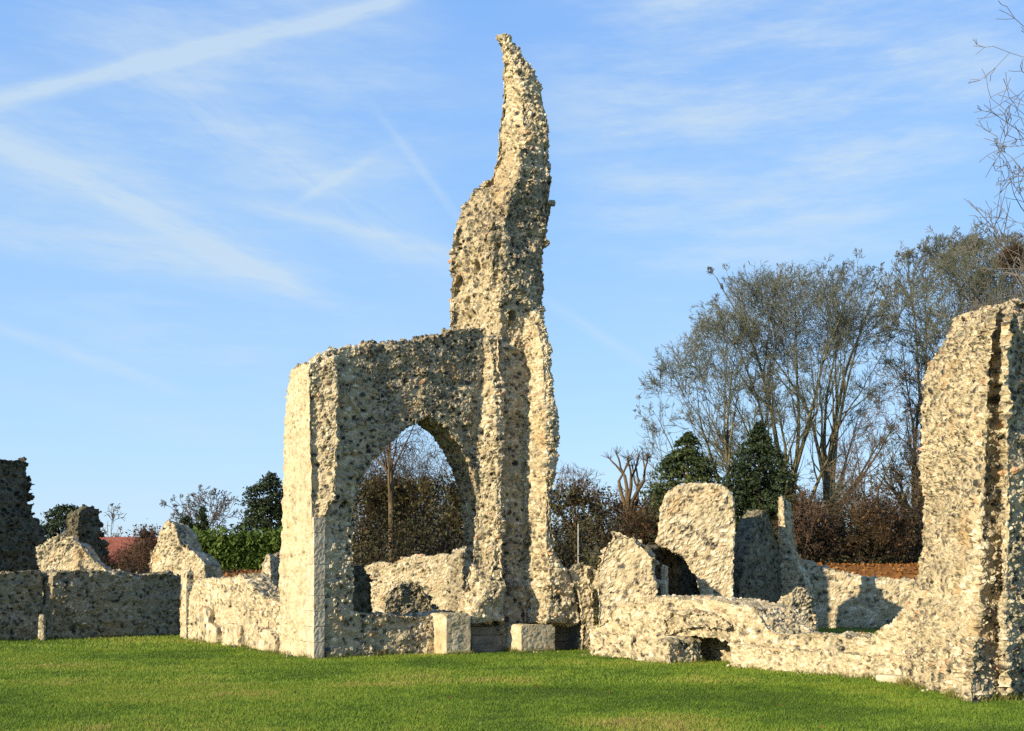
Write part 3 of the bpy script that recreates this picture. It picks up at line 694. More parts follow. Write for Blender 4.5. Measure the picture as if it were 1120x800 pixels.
def grow(seed, H, trunk_r, trunk_len, env, spec, lean=(0, 0), nlimb=7, limb_ang=(15, 45), thin=0.010, trunks=1, spread0=0.0):
    """a bare tree: returns segments; env = list of (centre, radii) ellipsoids in tree coordinates that bound the crown"""
    rng = random.Random(seed); seg = []
    def inside(p):
        for c, r in env:
            if p[2] < c[2]: p = (p[0], p[1], c[2])
            if ((p[0] - c[0]) / r[0]) ** 2 + ((p[1] - c[1]) / r[1]) ** 2 + ((p[2] - c[2]) / r[2]) ** 2 < 1: return True
        return False
    zopen = sum(c[2] - 0.22 * r[2] for c, r in env) / len(env) if spec is BEECH else -9
    mx = len(spec) - 1
    G = rng.gauss
    def branch(p, d, L, r, lvl):
        if inside(p):
            m = 0.0
            while m < L and inside((p[0] + d[0] * (m + .5), p[1] + d[1] * (m + .5), p[2] + d[2] * (m + .5))): m += .5
            L = min(L, max(m * 1.02, .35))
        else: L = min(L, .6)
        st, wob, trop, nch, a0, a1, ratio = spec[lvl]
        n = max(2, int(L / st)); sl = L / n
        kids = []
        out = 0
        for i in range(n):
            dx, dy, dz = d[0] + G(0, wob), d[1] + G(0, wob), d[2] + G(0, wob) + trop
            m = math.sqrt(dx * dx + dy * dy + dz * dz) or 1; d = (dx / m, dy / m, dz / m)
            q = (p[0] + d[0] * sl, p[1] + d[1] * sl, p[2] + d[2] * sl)
            r1 = max(thin, r * (1 - min(.95, (0.9 + 1.7 * i / n) / n))) if lvl else max(thin, r * (1 - 0.5 / n))
            seg.append((p, q, r, r1, lvl))
            if lvl and not inside(q):
                out += 1
                if out > (1 if lvl == 1 else 2): break
            p, r = q, r1
            if q[2] < zopen and lvl >= 2 and rng.random() < 0.72: continue
            if lvl < mx and (i + 1) / n > (0.30 if lvl else 0.0): kids.append((q, d, r, (i + 1) / n))
        if lvl < mx and kids:
            for j in range(nch):
                q, dd, rr, fr = kids[min(len(kids) - 1, int(len(kids) * (j + rng.random()) / nch))]
                ang = R(rng.uniform(a0, a1)); az = rng.uniform(0, 6.283)
                ref = (1, 0, 0) if abs(dd[2]) > 0.8 else (0, 0, 1)
                ax = Vector(dd).cross(Vector(ref)).normalized(); bx = Vector(dd).cross(ax)
                nd = Vector(dd) * math.cos(ang) + (ax * math.cos(az) + bx * math.sin(az)) * math.sin(ang)
                branch(q, nd[:], L * ratio * rng.uniform(0.75, 1.2) * (1.15 - 0.45 * fr), max(thin, rr * rng.uniform(0.45, 0.66)), lvl + 1)
    for tnk in range(trunks):
        az = 6.283 * tnk / max(1, trunks) + rng.random(); off = spread0
        p = (math.cos(az) * off, math.sin(az) * off, -0.3)
        d = Vector((lean[0] + math.cos(az) * off * 0.12, lean[1] + math.sin(az) * off * 0.12, 1)).normalized()
        # trunk
        n = 8; r = trunk_r; dd = d[:]
        for i in range(n):
            dd = Vector((dd[0] + G(0, .03), dd[1] + G(0, .03), dd[2])).normalized()[:]
            q = (p[0] + dd[0] * trunk_len / n, p[1] + dd[1] * trunk_len / n, p[2] + dd[2] * trunk_len / n)
            r1 = r * (0.90 if i == 0 else 0.975)
            seg.append((p, q, r, r1, 0)); p, r = q, r1
        for j in range(nlimb):
            ang = R(rng.uniform(*limb_ang)) if j else R(4); az = 6.283 * (j + 0.6 * rng.random()) / nlimb
            ax = Vector((1, 0, 0)); v = Vector(dd)
            nd = v * math.cos(ang) + Vector((math.cos(az), math.sin(az), 0)) * math.sin(ang)
            zz = rng.uniform(0.0, 0.35) if j else 0
            q = (p[0] - dd[0] * trunk_len * zz, p[1] - dd[1] * trunk_len * zz, p[2] - dd[2] * trunk_len * zz)
            branch(q, nd.normalized()[:], (H - trunk_len) * rng.uniform(0.75, 1.0), r * rng.uniform(0.75, 1.15) * min(.62, 1.45 / nlimb ** .5), 1)
    return seg

BEECH = [None, (0.9, 0.06, 0.025, 9, 16, 48, 0.50), (0.6, 0.09, 0.03, 7, 18, 52, 0.52), (0.42, 0.12, 0.03, 6, 20, 54, 0.55), (0.32, 0.14, 0.03, 5, 22, 58, 0.66), (0.26, 0.16, 0.02, 0, 0, 0, 0)]
SCRUB = [None, (0.7, 0.14, 0.03, 7, 25, 60, 0.55), (0.45, 0.17, 0.03, 6, 25, 65, 0.6), (0.32, 0.2, 0.02, 6, 25, 65, 0.65), (0.25, 0.22, 0.02, 0, 0, 0, 0)]
OPEN = [None, (0.8, 0.10, 0.04, 6, 25, 55, 0.5), (0.5, 0.15, 0.03, 5, 25, 60, 0.55), (0.35, 0.18, 0.02, 5, 25, 60, 0.6), (0.28, 0.2, 0.01, 0, 0, 0, 0)]

def tree(name, label, cat, px, D, seg, bark, twig, group=None, thick=0.045, leaves=None):
    x = (px - CX) / F * D
    root = empty(name, (x, D, gz(x, D)), label, cat, group)
    T = [s for s in seg if s[2] > thick]; C = [s for s in seg if s[2] <= thick]
    def mk(nm, S, sides, mat):
        if not S: return
        P0 = np.array([s[0] for s in S]); P1 = np.array([s[1] for s in S]); r0 = np.array([s[2] for s in S]); r1 = np.array([s[3] for s in S])
        P1 = P1 + (P1 - P0) * 0.04
        v, f = tubes(P0, P1, r0, r1, sides)
        add_mesh(nm, mesh_np(nm, v, f, mat, smooth=True), root)
    mk('trunk', T, 7, bark); mk('crown', C, 3, twig)
    if leaves is not None:
        n, rad, size, mat, zr, sd = leaves
        rng = np.random.default_rng(sd)
        tips = np.array([s[1] for s in C]); 
        tips = tips[(tips[:, 2] > zr[0]) & (tips[:, 2] < zr[1])]
        if len(tips):
            c = tips[rng.integers(0, len(tips), n)] + rng.normal(0, rad, (n, 3))
            v, f, a = leaf_quads(c, size, rng)
            add_mesh('dead_leaves', mesh_np('dead_leaves', v, f, mat, {'vary': a}), root)
    return root

def leaf_quads(c, size, rng, updown=1.0, vary=None):
    n = len(c)
    a = rng.normal(size=(n, 3)); a /= np.linalg.norm(a, axis=1, keepdims=True)
    b = rng.normal(size=(n, 3)); b -= a * (a * b).sum(1, keepdims=True); b /= np.linalg.norm(b, axis=1, keepdims=True)
    s = size * (0.6 + 0.8 * rng.random((n, 1)))
    v = np.stack([c - a * s, c + b * s * 0.5, c + a * s, c - b * s * 0.5], 1).reshape(-1, 3)
    f = np.arange(4 * n).reshape(-1, 4)
    va = rng.random(n) if vary is None else vary
    return v, f, np.repeat(va, 4)

def px_env(px, D, cx, cy, rx, ry, depth=1.0):
    """crown ellipsoid, in tree coordinates, for a tree rooted at column px"""
    x0 = (px - CX) / F * D; z0 = gz(x0, D)
    c = ((cx - px) / F * D, 0, EYE + (HY - cy) / F * D - z0)
    r = (rx / F * D, rx / F * D * depth, ry / F * D)
    return c, r

# --- the group of tall bare trees on the bank at the right
G1 = 'tall bare trees on the leafy bank'
e = [px_env(800, 64, 772, 440, 72, 78), px_env(800, 64, 800, 410, 60, 70)]
tree('bare_tree', 'bare tree leaning left at the outer left of the tall group', 'tree', 796, 64, grow(101, 15, 0.40, 3.0, e, BEECH, (-0.06, 0), 10, (8, 58)), BARK_BEECH, TWIG_BEECH, G1)
e = [px_env(872, 66, 850, 395, 100, 100), px_env(872, 66, 880, 375, 80, 82)]
tree('bare_tree', 'broad bare tree with the widest dome of twigs, behind the triangular ruin', 'tree', 866, 66, grow(102, 20, 0.66, 2.6, e, BEECH, (0, 0), 13, (6, 60)), BARK_BEECH, TWIG_BEECH, G1)
e = [px_env(905, 68, 905, 395, 78, 98), px_env(905, 68, 930, 350, 40, 62)]
tree('bare_tree', 'slender bare tree with steep limbs in the middle of the tall group', 'tree', 903, 68, grow(103, 20, 0.52, 3.4, e, BEECH, (0.03, 0), 9, (5, 44)), BARK_BEECH, TWIG_BEECH, G1)
e = [px_env(985, 76, 1010, 360, 72, 100), px_env(985, 76, 1060, 345, 75, 88)]
tree('bare_tree', 'tallest bare tree showing above the massive pier', 'tree', 1000, 76, grow(104, 25, 0.60, 4.0, e, BEECH, (0.03, 0), 15, (4, 50), .015), BARK_BEECH, TWIG_BEECH, G1)
e = [px_env(950, 62, 955, 470, 50, 80)]
tree('bare_tree', 'small pale-stemmed bare tree just left of the massive pier', 'tree', 962, 60, grow(105, 10.5, 0.14, 3.0, e, OPEN, (-0.05, 0), 5, (12, 40)), BARK_BEECH, TWIG_RED, G1, 0.03)
e = [px_env(940, 61, 925, 500, 40, 60)]
tree('bare_tree', 'thin young bare tree with pale forked stem on the leafy bank', 'tree', 944, 58, grow(106, 7.5, 0.11, 2.4, e, OPEN, (-0.12, 0), 4, (15, 45)), BARK_BEECH, TWIG_RED, G1, 0.03)
e = [px_env(1075, 70, 1075, 365, 85, 105)]
tree('bare_tree', 'bare tree behind the massive pier with a round crown cut by the right edge', 'tree', 1075, 70, grow(108, 21, 0.5, 3.5, e, BEECH, (0, 0), 12, (5, 55), .012), BARK_BEECH, TWIG_BEECH, G1)
# --- great tree outside the right edge whose boughs reach into the picture
e = [px_env(1230, 32, 1220, 110, 150, 270, 0.8)]
sg = grow(107, 27, 0.42, 7.0, e, [None] + [(0.9, 0.08, 0.02, 9, 20, 55, 0.5)] + OPEN[2:], (-0.03, 0), 13, (15, 75), .009)
nx, nz = 1108 / 1 - CX, EYE + (HY - 286) / F * 34
tip = Vector((nx / F * 34 - (1230 - CX) / F * 32, 2.0, nz - gz((1230 - CX) / F * 32, 32)))
p0 = Vector((0, 0, 6.2)); prev = p0; rb = .13
for q in range(1, 13):
    f = q / 10; m = p0.lerp(tip, f); m.z += 0.9 * math.sin(math.pi * min(f, 1)) * (1 if f < 1 else 0); m.y += .12 * math.sin(q * 1.9)
    sg.append((prev[:], m[:], rb, rb * .84, 1)); rb *= .84
    if q > 2:
        rr_ = random.Random(q)
        for w_ in range(4):
            d_ = Vector((rr_.gauss(-.3, .6), rr_.gauss(0, .6), rr_.gauss(.7, .4))).normalized(); e_ = m + d_ * rr_.uniform(.5, 1.3)
            sg.append((m[:], e_[:], min(rb, .022), .010, 2))
            for x_ in range(3):
                g_ = m.lerp(e_, .4 + .2 * x_); sg.append((g_[:], (g_ + Vector((rr_.gauss(0, .3), rr_.gauss(0, .3), rr_.gauss(.3, .2))))[:], .011, .008, 3))
    prev = m
tree('bare_tree', 'large bare tree whose twigs reach in at the top right edge', 'tree', 1230, 32, sg, BARK_GREY, BARK_GREY, G1)

# --- trees through and beside the arch
G2 = 'bare trees behind the arch'
e = [px_env(430, 62, 432, 500, 60, 75)]
tree('bare_tree', 'tall olive-trunked bare tree in the left half of the arch', 'tree', 428, 60, grow(111, 11, 0.20, 6.0, e, OPEN, (0, 0), 9, (5, 38)), BARK_BROWN, TWIG_DARK, G2, 0.05)
e = [px_env(470, 72, 470, 535, 60, 55)]
tree('bare_tree', 'bushy bare tree filling the middle of the arch', 'tree', 472, 72, grow(112, 8.5, 0.22, 2.5, e, SCRUB, (0, 0), 8, (15, 55)), BARK_BROWN, TWIG_DARK, G2, leaves=(2500, .3, .12, LEAF_OLIVE, (0, 6), 1))
e = [px_env(515, 66, 515, 525, 40, 60)]
tree('bare_tree', 'dark bare tree close to the right side of the arch opening', 'tree', 512, 66, grow(113, 9.5, 0.22, 2.5, e, SCRUB, (0, 0), 8, (15, 50)), BARK_BROWN, TWIG_DARK, G2, leaves=(2500, .3, .12, LEAF_OLIVE, (0, 6), 2))
e = [px_env(395, 70, 392, 530, 45, 60)]
tree('bare_tree', 'dark bare tree behind the left side of the arch', 'tree', 392, 70, grow(114, 9, 0.2, 2.5, e, SCRUB, (0, 0), 8, (15, 50)), BARK_BROWN, TWIG_DARK, G2, leaves=(2500, .3, .12, LEAF_OLIVE, (0, 6), 3))
for px, cy, rx, ry, D, sd, lab, mt in ((410, 530, 40, 72, 78, 115, 'twiggy bare tree behind the black stub in the arch', LEAF_OLIVE), (445, 530, 38, 72, 82, 116, 'grey brown bare tree just right of the olive-trunked one', LEAF_BROWN), (490, 535, 36, 68, 84, 117, 'farthest bare tree in the right half of the arch', LEAF_OLIVE)):
    e = [px_env(px, D, px, cy, rx, ry)]
    tree('bare_tree', lab, 'tree', px, D, grow(sd, 11, 0.24, 2.5, e, SCRUB, (0, 0), 10, (8, 45)), BARK_BROWN, TWIG_DARK, G2, leaves=(3500, .3, .10, mt, (0, 7), sd))
G3 = 'reddish bare trees right of the spire'
for i, (px, cy, rx, ry, D, sd, lab) in enumerate(((632, 540, 28, 62, 66, 121, 'reddish twiggy bare tree nearest the right side of the spire'), (662, 555, 30, 55, 72, 122, 'reddish twiggy bare tree just left of the pollarded tree'),
                                                  (712, 565, 22, 50, 70, 123, 'low brown bare tree between the pollard and the fir'))):
    e = [px_env(px, D, px, cy, rx, ry)]
    tree('bare_tree', lab, 'tree', px, D, grow(sd, 10, 0.2, 2.5, e, SCRUB, (0, 0), 8, (10, 45)), BARK_BROWN, TWIG_RED if i < 2 else TWIG_DARK, G3, leaves=(1800, .3, .11, LEAF_OLIVE if i != 1 else LEAF_BROWN, (0, 5), 10 + i))

def pollard():
    rng = random.Random(9); seg = []
    D = 62; px = 684
    def limb(p, d, L, r, lvl):
        n = 5
        for i in range(n):
            d = (d + Vector((rng.gauss(0, .13), rng.gauss(0, .13), 0.10))).normalized(); q = p + d * L / n
            seg.append((p[:], q[:], r, r * .93, 0)); p, r = q, r * .93
        if lvl < 2:
            for k in range(2 if lvl else 3):
                a = rng.uniform(0, 6.28); limb(p, (d + Vector((math.cos(a), math.sin(a) * .6, 0.25)) * 0.75).normalized(), L * .62, r * .75, lvl + 1)
        else:
            for k in range(14):
                dd = Vector((rng.gauss(0, .6), rng.gauss(0, .6), rng.uniform(.2, 1.2))).normalized(); L2 = rng.uniform(.25, .7)
                seg.append((p[:], (p + dd * L2)[:], .014, .008, 3))
    p = Vector((0, 0, -.3)); r = .30
    for i in range(6):
        q = p + Vector((rng.gauss(0, .05), 0, 0.62)); seg.append((p[:], q[:], r, r * .96, 0)); p, r = q, r * .96
    for k in range(5):
        a = 6.28 * k / 5 + .4; limb(p - Vector((0, 0, rng.uniform(0, .8))), Vector((math.cos(a) * .55, math.sin(a) * .45, 1)).normalized(), 2.1, r * .55, 1)
    tree('pollarded_tree', 'pollarded tree with knobbly stubbed limbs against the sky', 'tree', px, D, seg, BARK_BROWN, BARK_BROWN, None, 0.02)
pollard()

# --- small far trees at the left
e = [px_env(225, 88, 226, 562, 38, 27)]
tree('bare_tree', 'small far bare tree above the green hedge', 'tree', 226, 88, grow(131, 8.5, 0.2, 3.4, e, OPEN, (0, 0), 11, (15, 75), .022), BARK_GREY, BARK_GREY, None, 0.06)
e = [px_env(125, 112, 125, 572, 18, 24)]
tree('bare_tree', 'hazy far bare tree over the red roof', 'tree', 125, 112, grow(132, 8, 0.2, 2.8, e, OPEN, (0, 0), 10, (15, 60), .026), BARK_GREY, BARK_GREY, None, 0.06)

def evergreen(name, label, px, D, outline, n, size, mat, seed, depth=0.9, group=None, trunk_r=.2):
    """outline: (row, half width px) pairs from the top down"""
    rng = np.random.default_rng(seed)
    x0 = (px - CX) / F * D; z0 = gz(x0, D)
    root = empty(name, (x0, D, z0), label, 'tree', group)
    ys = np.array([o[0] for o in outline], float); ws = np.array([o[1] for o in outline], float) / F * D
    zs = EYE + (HY - ys) / F * D - z0
    nc = n // 34
    zz = rng.random(nc * 4) * (zs[0] - zs[-1]) + zs[-1]
    tier = 0.75 if name == 'fir_tree' else 0.5
    w = np.interp(zz, zs[::-1], ws[::-1])
    keep = rng.random(len(zz)) < w / ws.max() * 0.9 + 0.12
    zz, w = zz[keep][:nc], w[keep][:nc]
    a = rng.random(len(zz)) * 6.283
    lob = 1 + 0.75 * fbm(np.stack([np.cos(a) * 1.6, np.sin(a) * 1.6, zz * 1.1], 1), seed + 5, 3)
    saw = ((zz / tier + 0.35 * np.sin(a * 2 + seed)) % 1.0)
    rr = np.sqrt(0.30 + 0.70 * rng.random(len(zz))) * lob * (1.08 - 0.30 * saw)
    cl = np.stack([np.cos(a) * w * rr, np.sin(a) * w * rr * depth, zz - 0.10 * w * rr], 1)
    idx = rng.integers(0, len(cl), n)
    cv = np.clip(0.5 + 0.9 * fbm(cl * 0.9, seed + 9, 3) + 0.35 * (rng.random(len(cl)) - .5), 0, 1)
    out = cl * np.array([1, 1, 0]); out /= np.maximum(np.linalg.norm(out, axis=1, keepdims=True), .01)
    along = rng.random((n, 1)) - 0.45
    spray = 0.8 + 0.006 * D
    c = cl[idx] + out[idx] * along * spray * np.minimum(1.0, w[idx][:, None]) - np.array([0, 0, 1]) * (along * 0.22 + 0.1 * along ** 2) + rng.normal(0, 1, (n, 3)) * np.array([.10, .10, .05]) * (0.6 + 0.008 * D)
    v, f, va = leaf_quads(c, size, rng, vary=np.clip(0.7 * cv[idx] + 0.35 * rng.random(n), 0, 1))
    top = zs[0]
    P0 = np.array([[0, 0, -.3 + (top * .95) * i / 6] for i in range(6)]); P1 = np.array([[0, 0, -.3 + (top * .95) * (i + 1) / 6] for i in range(6)])
    r = trunk_r * (1 - np.arange(7) / 7.5)
    tv, tf = tubes(P0, P1, r[:6], r[1:], 7)
    add_mesh('trunk', mesh_np('trunk', tv, tf, BARK_BROWN, smooth=True), root)
    add_mesh('crown', mesh_np('crown', v, f, mat, {'vary': va}), root)
    return root
evergreen('fir_tree', 'olive green fir behind the big round-shouldered slab', 752, 60, [(474, 2), (488, 12), (505, 24), (525, 34), (545, 42), (600, 46), (625, 40)], 30000, .085, LEAF_FIR, 1)
evergreen('yew_tree', 'blackish pointed yew between the slab and the thin pale spike', 830, 58, [(462, 1), (475, 8), (490, 17), (510, 27), (530, 30), (560, 32), (600, 34), (625, 30)], 30000, .08, LEAF_YEW, 2)
evergreen('cypress_tree', 'tall dark conifer against the left side of the arch', 296, 78, [(518, 4), (526, 13), (545, 22), (565, 28), (585, 31), (630, 32)], 26000, .10, LEAF_YEW, 3)
evergreen('yew_tree', 'low dark yew between the tall fragment and the narrow stub', 72, 86, [(553, 8), (562, 18), (575, 24), (600, 26), (625, 26)], 13000, .11, LEAF_YEW, 4)
evergreen('cypress_tree', 'small dark cypress with bare tree behind it', 221, 80, [(553, 1), (565, 4), (580, 6), (600, 7), (625, 7)], 4500, .09, LEAF_YEW, 5)
evergreen('cypress_tree', 'dark cypress beside the pointed sunlit fragment', 203, 80, [(566, 3), (575, 8), (590, 11), (605, 12), (625, 12)], 6000, .10, LEAF_YEW, 6)

def hedge(name, label, cat, x0, x1, yt, D, dep, n, size, mat, seed, streak=False, kind=None):
    rng = np.random.default_rng(seed)
    xa, xb = (x0 - CX) / F * D, (x1 - CX) / F * D
    zb = gz((xa + xb) / 2, D); H = EYE + (HY - yt) / F * D - zb
    m = n // 22
    cx = rng.uniform(xa, xb, m); cy = D + rng.uniform(0, dep, m)
    top = H * (0.90 + 0.16 * fbm(np.stack([cx * .7, cy * .7, np.zeros(m)], 1), seed, 3))
    cz = zb + top * (rng.random(m) ** 0.7)
    cv = np.clip(0.5 + 0.5 * fbm(np.stack([cx * 1.2, cy, cz * (.25 if streak else 1)], 1), seed + 3, 3) + 0.2 * (rng.random(m) - .5), 0, 1)
    idx = rng.integers(0, m, n)
    c = np.stack([cx, cy, cz], 1)[idx] + rng.normal(0, 1, (n, 3)) * np.array([.16, .16, .34 if streak else .18])
    v, f, va = leaf_quads(c, size, rng, vary=np.clip(cv[idx] * .7 + .3 * rng.random(n), 0, 1))
    o = Vector(((xa + xb) / 2, D + dep / 2, zb)); v = v - np.array(o[:])
    ob = add_mesh(name, mesh_np(name, v, f, mat, {'vary': va}), None, o)
    props(ob, label, cat, None, kind)
    return ob
hedge('hedge', 'bright green bushy hedge behind the sunlit wall', 'hedge', 206, 318, 588, 64, 2.2, 26000, .15, LEAF_HEDGE, 31, True)

def shrub(name, label, px, D, cy, rx, ry, seed, twig, leaf, nleaf=1600, group='brown shrubs and saplings on the bank'):
    e = [px_env(px, D, px, cy, rx, ry)]
    seg = grow(seed, ry * 2.1 / F * D + 1, 0.07, 0.7, e, [None] + [(0.5, .16, .02, 7, 25, 65, .6), (0.35, .2, .02, 6, 25, 70, .65), (.26, .22, .02, 5, 25, 70, .7), (.2, .25, 0, 0, 0, 0, 0)], (0, 0), 14, (10, 65), .008)
    return tree(name, label, 'shrub', px, D, seg, BARK_BROWN, twig, group, 0.03, leaves=(nleaf, .25, .09, leaf, (-1, 99), seed))
sh = [(880, 57, 575, 36, 32, 'dark brown shrub behind the thin pale spike', LEAF_BROWN), (918, 60, 565, 40, 42, 'broad dark brown shrub in front of the tall bare trees', LEAF_OLIVE), (955, 57, 575, 34, 32, 'low russet shrub around the young bare tree', LEAF_BROWN), (990, 60, 545, 36, 62, 'tall dark shrub touching the massive pier', LEAF_OLIVE),
      (652, 47, 622, 20, 26, 'dark shrub just behind the leaning fragment', LEAF_OLIVE), (700, 58, 585, 26, 32, 'brown shrub above the blunt stump', LEAF_BROWN),
      (160, 74, 600, 24, 22, 'brown thicket right of the red roof', LEAF_BROWN)]
for i, (px, D, cy, rx, ry, lab, lf) in enumerate(sh):
    shrub('brown_shrub', lab, px, D, cy, rx, ry, 200 + i, (TWIG_RED, TWIG_BEECH, TWIG_DARK)[i % 3], lf)

def woodland():
    """the far wood that closes the view: stems, twigs and dead leaves as one mass"""
    rng = np.random.default_rng(77); rnd = random.Random(77)
    P0, P1, r0, r1 = [], [], [], []
    for k in range(5200):
        D = rnd.uniform(84, 104); px = rnd.uniform(-260, 1420); x = (px - CX) / F * D
        hmax = 3.0 + 1.0 * math.sin(px * .02)
        if 340 < px < 560: hmax = 8.0
        elif 600 < px < 740: hmax = 5.0
        elif px >= 740: hmax = 7.5
        elif px < 200: hmax = 2.6
        p = Vector((x, D, 2.4)); d = Vector((rnd.gauss(0, .2), rnd.gauss(0, .2), 1)).normalized(); L = hmax * rnd.uniform(.5, 1.1) / 6; r = rnd.uniform(.02, .06)
        for i in range(6):
            d = (d + Vector((rnd.gauss(0, .12), rnd.gauss(0, .12), .03))).normalized(); q = p + d * L
            P0.append(p[:]); P1.append(q[:]); r0.append(r); r1.append(r * .82)
            for j in range(3):
                dd = (d + Vector((rnd.gauss(0, .8), rnd.gauss(0, .8), rnd.gauss(0.1, .4)))).normalized()
                P0.append(q[:]); P1.append((q + dd * rnd.uniform(.4, 1.1))[:]); r0.append(r * .5); r1.append(.008)
            p, r = q, r * .82
    v, f = tubes(np.array(P0), np.array(P1), np.array(r0), np.array(r1), 3)
    me = mesh_np('woodland', v, f, TWIG_DARK)
    props(add_mesh('woodland', me), 'dark brown leafless wood closing the view behind all the ruins', 'woodland', kind='stuff')
woodland()

def scrub():
    """bramble and dead bracken under the trees of the bank, one uncountable mass"""
    rng = np.random.default_rng(78)
    n = 150000
    px = rng.uniform(-220, 1400, n); D = rng.uniform(56, 82, n); x = (px - CX) / F * D
    base = ground_z(x, D)
    hh = 1.3 + 1.7 * fbm(np.stack([x * .35, D * .35, 0 * x], 1), 5, 3) + np.where(px > 845, 1.1, 0.0) + np.where((px > 370) & (px < 730), 1.3, 0)
    z = base + np.maximum(hh, .2) * rng.random(n)
    vary = np.clip(.45 + .5 * fbm(np.stack([x * .5, D * .5, z], 1), 6, 3) + .3 * (rng.random(n) - .5), 0, 1)
    keep = np.ones(n, bool); keep &= ~((px < 345) & ((D < 80) | (z > base + 1.2)))
    c = np.stack([x, D, z], 1)[keep]
    v, f, a = leaf_quads(c, .10, rng, vary=vary[keep])
    m = leaf_material('dead_bracken', [(0.0, (0.010, 0.009, 0.005)), (0.40, (0.026, 0.023, 0.010)), (0.62, (0.046, 0.048, 0.016)), (0.82, (0.075, 0.055, 0.020)), (1.0, (0.15, 0.085, 0.03))], .15)
    props(add_mesh('undergrowth', mesh_np('undergrowth', v, f, m, {'vary': a})), 'dark tangle of bramble and dead bracken under the trees', 'undergrowth', kind='stuff')
    n = 22000
    px = rng.uniform(-220, 1400, n); D = rng.uniform(48, 62, n); x = (px - CX) / F * D
    z = ground_z(x, D) + .03 + .05 * rng.random(n)
    keep = z > 1.0
    v, f, a = leaf_quads(np.stack([x, D, z], 1)[keep], .10, rng)
    props(add_mesh('fallen_leaves', mesh_np('fallen_leaves', v, f, LEAF_ORANGE, {'vary': a})), 'copper orange fallen leaves covering the bank', 'fallen leaves', kind='stuff')
scrub()

def lawn_leaves():
    rng = np.random.default_rng(61); n = 170
    y = rng.uniform(11, 34, n); x = rng.uniform(-.5, .5, n) * y
    c = np.stack([x, y, ground_z(x, y) + .03], 1)
    v, f, a = leaf_quads(c, .028, rng)
    props(add_mesh('fallen_leaves', mesh_np('fallen_leaves', v, f, LEAF_ORANGE, {'vary': a * .35})), 'scattered small brown leaves blown over the lawn', 'fallen leaves', kind='stuff')
lawn_leaves()

# --- squirrel drey in the twigs at the right edge
def drey():
    rng = np.random.default_rng(8); D = 34; c = np.array([(1108 - CX) / F * D, D, EYE + (HY - 282) / F * D])
    n = 1500
    p = rng.normal(0, 1, (n, 3)); p /= np.linalg.norm(p, axis=1, keepdims=True); p *= (rng.random((n, 1)) ** .4) * np.array([.40, .36, .30])
    q = p + rng.normal(0, .13, (n, 3))
    v, f = tubes(p, q, np.full(n, .009), np.full(n, .005), 3)
    o = add_mesh('twig_nest', mesh_np('twig_nest', v, f, TWIG_DARK), None, Vector(c))
    lv, lf, a = leaf_quads(p * .9, .07, rng)
    o2 = add_mesh('leaf_lining', mesh_np('leaf_lining', lv, lf, LEAF_BROWN, {'vary': a}), o)
    props(o, 'round brown twig nest in the branches at the right edge', 'nest')
    # the bough that carries it grows with the nest's tree
    return c
drey()

# --- white stake
def stake():
    D = 53; x = (632.5 - CX) / F * D; z = gz(x, D)
    root = empty('marker_stake', (x, D, z), 'thin white stake standing among the dark shrubs right of the spire', 'stake')
    top = EYE + (HY - 573) / F * D - z
    m, n = new_mat('white_paint'); n.surf(n.ramp(n.noise(6, 3, .6, n.pos()), [(.3, (.22, .22, .20)), (.6, (.36, .36, .33))]), .6, .3)
    v, f = tubes(np.array([[0, 0, -.3], [0, 0, top - .06]]), np.array([[0, 0, top - .06], [0, 0, top]]), np.array([.036, .034]), np.array([.034, .018]), 10)
    add_mesh('post', mesh_np('post', v, f, m, smooth=True), root)
stake()

